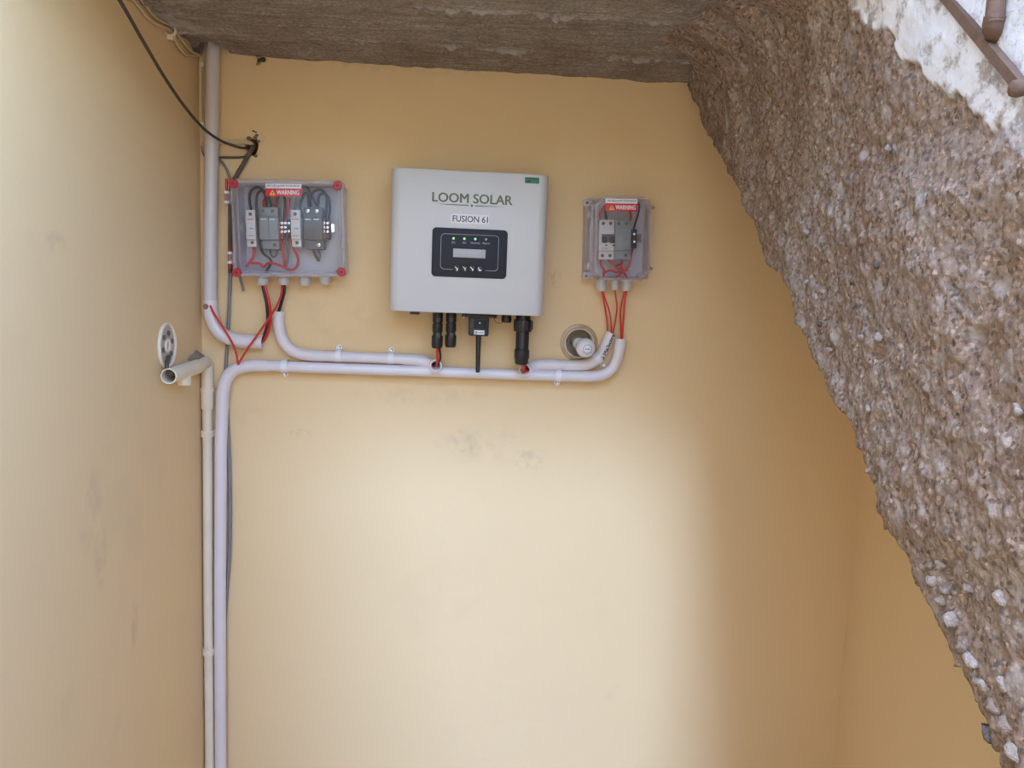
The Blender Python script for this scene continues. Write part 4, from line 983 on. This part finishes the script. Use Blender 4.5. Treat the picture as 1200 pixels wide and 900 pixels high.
wire('cable', [(254, 183, .006), (258.5, 188, .008), (264.5, 196.5, .010), (269, 207, .009), (272, 225, .007), (278, 300, .007), (281.5, 326, .007), (283.6, 333, .008), (285.4, 341.5, .008)], .0030, GREYC, 'pale grey cable passing behind the clear box with a cut end', 'cable')
def lpt(px_, py_, off=.006): return list(LW(px_, py_, off))
for k, (dx, dy, lb) in enumerate(((-2.5, 3.5, 'upper beige cable tacked along the ceiling corner'), (-8, 8.0, 'lower beige cable tacked along the ceiling corner'))):
    pts = [lpt(150+dx, -22+dy), lpt(168+dx, -4+dy), lpt(184+dx*.9, 16+dy), lpt(205+dx*.6, 31+dy*.6), lpt(215+dx, 43+dy), lpt(226+dx, 56+dy), [*W(236.5+dx*.6, 66, .012)], [*W(237.5+dx*.7, 80, .010)], [*W(237+dx*.6, 110, .008)], [*W(238+dx*.5, 146, .008)], [*W(240+dx*.5, 156, .008)],
           [*W(247, 163.5+dy*.3+k, .006)], [*W(262, 166+k*2.2, .006)], [*W(285, 164.5+k*3, .006)], [*W(295, 168+k, .000)], [*W(298, 170, -.03)]]
    pts = [[max(q_[0], XL+.004), q_[1], q_[2]] for q_ in pts]
    wire('cable', pts, .0029, BEIGE, lb, 'cable', 'beige cables in the corner')
for k, lb in ((0, 'upper beige cable strung level into the wall hole below the others'), (1, 'lower beige cable strung level into the wall hole below the others')):
    y_ = 181.5+k*2.6
    wire('cable', [[*W(236.4, 166+k*5, .006)], (238, 177+k*2, .006), (243, y_, .006), (262, y_+.6, .006), (284, y_+.2, .006), (293, 178+k, .002), (297, 174, -.03)], .0022, BEIGE if k == 0 else BROWNC, lb.replace('beige', 'beige' if k == 0 else 'brown'), 'cable')
def tack(center, ax, label, r=.0065, h=.009):
    c_ = np.asarray(center, float); rt = root('cable_clip', c_, label, 'cable clip', 'cable clips in the corner')
    ax = np.asarray(ax, float); ax /= np.linalg.norm(ax)
    obj('loop', hollow([c_-ax*h/2, c_+ax*h/2], r, .0017, 16), CREAM, rt)
    sd = np.cross(ax, [1, 0, 0]); sd /= np.linalg.norm(sd)
    b_ = c_-sd*(r+.002) if sd[2] > 0 else c_+sd*(r+.002)
    M_ = np.stack([ax*h/2, sd*.0045, np.array([.006, 0, 0])])
    V_ = [b_+s1*M_[0]+s2*M_[1]+s3*M_[2] for s1 in (-1, 1) for s2 in (-1, 1) for s3 in (-1, 1)]
    obj('nail_block', (V_, [(0, 1, 3, 2), (4, 6, 7, 5), (0, 4, 5, 1), (2, 3, 7, 6), (0, 2, 6, 4), (1, 5, 7, 3)]), CREAM, rt, smooth=False)
tack(LW(200, 36, .008), np.array(lpt(215, 43))-np.array(lpt(195, 24)), 'cream cable clip on the wall beside the ceiling edge', .0105)
tack([max(W(236, 76, .010)[0], XL+.009), YW-.010, W(236, 76, .010)[2]], (0, 0, 1), 'cream cable clip in the corner just below the ceiling')
tack([max(W(237, 146, .010)[0], XL+.009), YW-.010, W(237, 146, .010)[2]], (0, 0, 1), 'cream cable clip in the corner where the dark cable crosses')

# ================================================================== ROUND BOXES AND LAMP
fl_ = Frame(678.5, 402)
rb = root('lamp_recess', LC, 'round amber-rimmed wall recess holding a small white bulb', 'lamp recess')
def annulus(c_, ax, prof, n=40):
    """closed ring: profile of (radius, height) points swept round"""
    V_, F_ = lathe(c_, ax, prof, n); m_ = len(prof); F_ = F_[:-2]
    for k in range(n): F_.append([(m_-1)*n+k, (m_-1)*n+(k+1) % n, (k+1) % n, k])
    return V_, F_
obj('outer_flange', annulus(LC, (0, -1, 0), [(.0340, .0002), (.0440, .0002), (.0450, .0012), (.0435, .0024), (.0370, .0030), (.0340, .0026)]), CLEARC, rb)
obj('rim', annulus(LC, (0, -1, 0), [(.0318, -.01), (.0342, -.01), (.0352, .004), (.0345, .0065), (.0325, .0065), (.0316, .004)]), mat('recess_cream', (0.66, 0.56, 0.46), 0.35, 0.06), rb)
obj('cup', annulus(LC, (0, -1, 0), [(.0342, -.010), (.0342, -.060), (.0005, -.060), (.0005, -.057), (.0315, -.057), (.0318, -.010)]), mat('cup_inside', (0.50, 0.43, 0.37), 0.5, 0.08), rb)
obj('printed_marks', join(*[boxuv(fl_, -.026+k*.0022, -.0246+k*.0022, -.004, .004, -.057, -.0565, .0001) for k in range(3)]), INKB, rb, smooth=False)
bc = W(686.2, 407.6, .058)
hd = LC+np.array([0, .05, 0]); ax = (bc-hd)/np.linalg.norm(bc-hd); Lb = float(np.linalg.norm(bc-hd))
lb_ = root('light_bulb', hd, 'small white globe bulb tilted out of the round wall recess', 'light bulb')
obj('lamp_holder', lathe(hd, ax, [(.0145, 0), (.0145, .028), (.0135, .032), (.010, .034)], 20), mat('holder_cream', (0.62, 0.55, 0.46), 0.4), lb_)
obj('globe', lathe(bc, ax, [(.0105, -.042), (.0112, -.034), (.0160, -.024), (.0205, -.012), (.0222, -.002), (.0215, .007), (.0185, .0140), (.0130, .0190), (.0065, .0215), (.0008, .0222)], 32), BULBM, lb_)
e1 = np.cross(ax, [0, 0, 1]); e1 /= np.linalg.norm(e1); e2 = np.cross(ax, e1)
def onball(a_, r_): return bc+ax*(float(np.interp(r_, [.0008, .0065, .0130, .0185], [.0222, .0215, .0190, .0140]))+.0005)+r_*(math.cos(a_)*e1+math.sin(a_)*e2)
obj('brand_ring', tube([onball(2*math.pi*k/40, .0098) for k in range(41)], .00045, 6), INK, lb_)
vv_ = []; ff_ = []
for k in range(9):
    a0_ = math.radians(25+k*15); b_ = len(vv_); vv_ += [onball(a0_, .0118), onball(a0_+.12, .0118), onball(a0_+.12, .0132), onball(a0_, .0132)]; ff_.append([b_, b_+1, b_+2, b_+3])
for dx_ in (-.005, -.002, .001, .004): 
    b_ = len(vv_)
    for q_ in ((dx_, -.001), (dx_+.002, -.001), (dx_+.002, .0012), (dx_, .0012)): vv_.append(bc+ax*.0226+e1*q_[0]-e2*q_[1])
    ff_.append([b_, b_+1, b_+2, b_+3])
obj('brand_print', (vv_, ff_), INK, lb_, smooth=False)

# ceiling-rose style box on the left wall
RP_C = LW(194.5, 405, 0)
rw = root('round_wall_box', RP_C, 'round cream electrical box cover on the side wall above the open pipe', 'wall box')
R0 = 0.047
obj('cover_ring', annulus(RP_C, (1, 0, 0), [(.0405, .0005), (.0465, .0005), (.0470, .0025), (.0455, .0050), (.0435, .0060), (.0415, .0050), (.0400, .003)], 36), CREAM, rw)
obj('inner_plate', lathe(RP_C, (1, 0, 0), [(.0410, .0004), (.0410, .0015), (.036, .0022), (.0005, .0022)], 32), mat('plate_mauve', (0.50, 0.44, 0.41), 0.5, 0.15, 60), rw)
obj('hub', annulus(RP_C, (1, 0, 0), [(.0085, .002), (.0140, .002), (.0140, .005), (.0120, .006), (.0085, .005)], 24), CREAM, rw)
for k in range(6):
    a_ = k*math.pi/3+.3; p_ = RP_C+np.array([.003, .025*math.cos(a_), .025*math.sin(a_)])
    obj('knockout', lathe(p_, (1, 0, 0), [(.0052, 0), (.0052, .0018), (.0040, .0024), (.0036, .0012)], 12), mat('knockout_dark', (0.16, 0.12, 0.10), 0.6), rw)
wire('cable', [list(RP_C+np.array([.004, .004, -.022])), list(LW(195.5, 428, .010)), list(LW(198, 436, .016)), list(zrun+np.array([.002, .010, .004])), list(zrun+np.array([0, .06, .002]))], .0040, BROWNC, 'short brown cable stub from the round box cover into the open pipe', 'cable')
# mortar lumps
BROKE = mat('broken_edge', (0.17, 0.135, 0.11), .95, .4, 90, .6, 200)
def lump(name, c_, rad, mt_, parent, seed):
    q_ = ico*(1+.35*fbm(ico+seed, 1.6, 3, seed))[:, None]*np.array(rad)+np.array(c_)
    ROOTM.setdefault(parent.name, Matrix.Identity(4))
    return obj(name, (q_, icof), mt_, parent)
lump('mortar_patch', LW(229, 419, .0), (.006, .045, .017), CEM, wl, 3)
lump('mortar_patch', LW(235, 423, .002), (.010, .030, .014), CEM, wl, 5)
for x_, y_, r_ in ((292, 162.3, .006), (299, 161.5, .005), (301, 158.5, .004), (299.5, 155, .0028), (297, 153.6, .003), (302.8, 166, .004), (299.5, 182.5, .005)):
    lump('broken_plaster', W(x_, y_, 0), (r_*1.0, .0025, r_*.8), BROKE, wb, x_)
# insect under the soffit edge
bgx = root('insect', W(306, 70, .004), 'small dark insect resting on the wall just under the ceiling', 'insect')
p_, q_ = W(301.5, 71, .006), W(311.5, 69.5, .007)
obj('body', tube([p_, p_*.8+q_*.2, p_*.6+q_*.4, p_*.45+q_*.55, p_*.15+q_*.85, q_], [.0015, .0035, .0028, .0050, .0050, .0015], 10, smooth_sub=3), BUG, bgx)
for k in range(3): 
    c_ = p_*(.85-.2*k)+q_*(.15+.2*k)
    for s_ in (-1, 1): obj('leg', tube([c_, c_+np.array([-.003, -.002, s_*.006]), c_+np.array([-.006, .003, s_*.010])], .0006, 5), BUG, bgx)
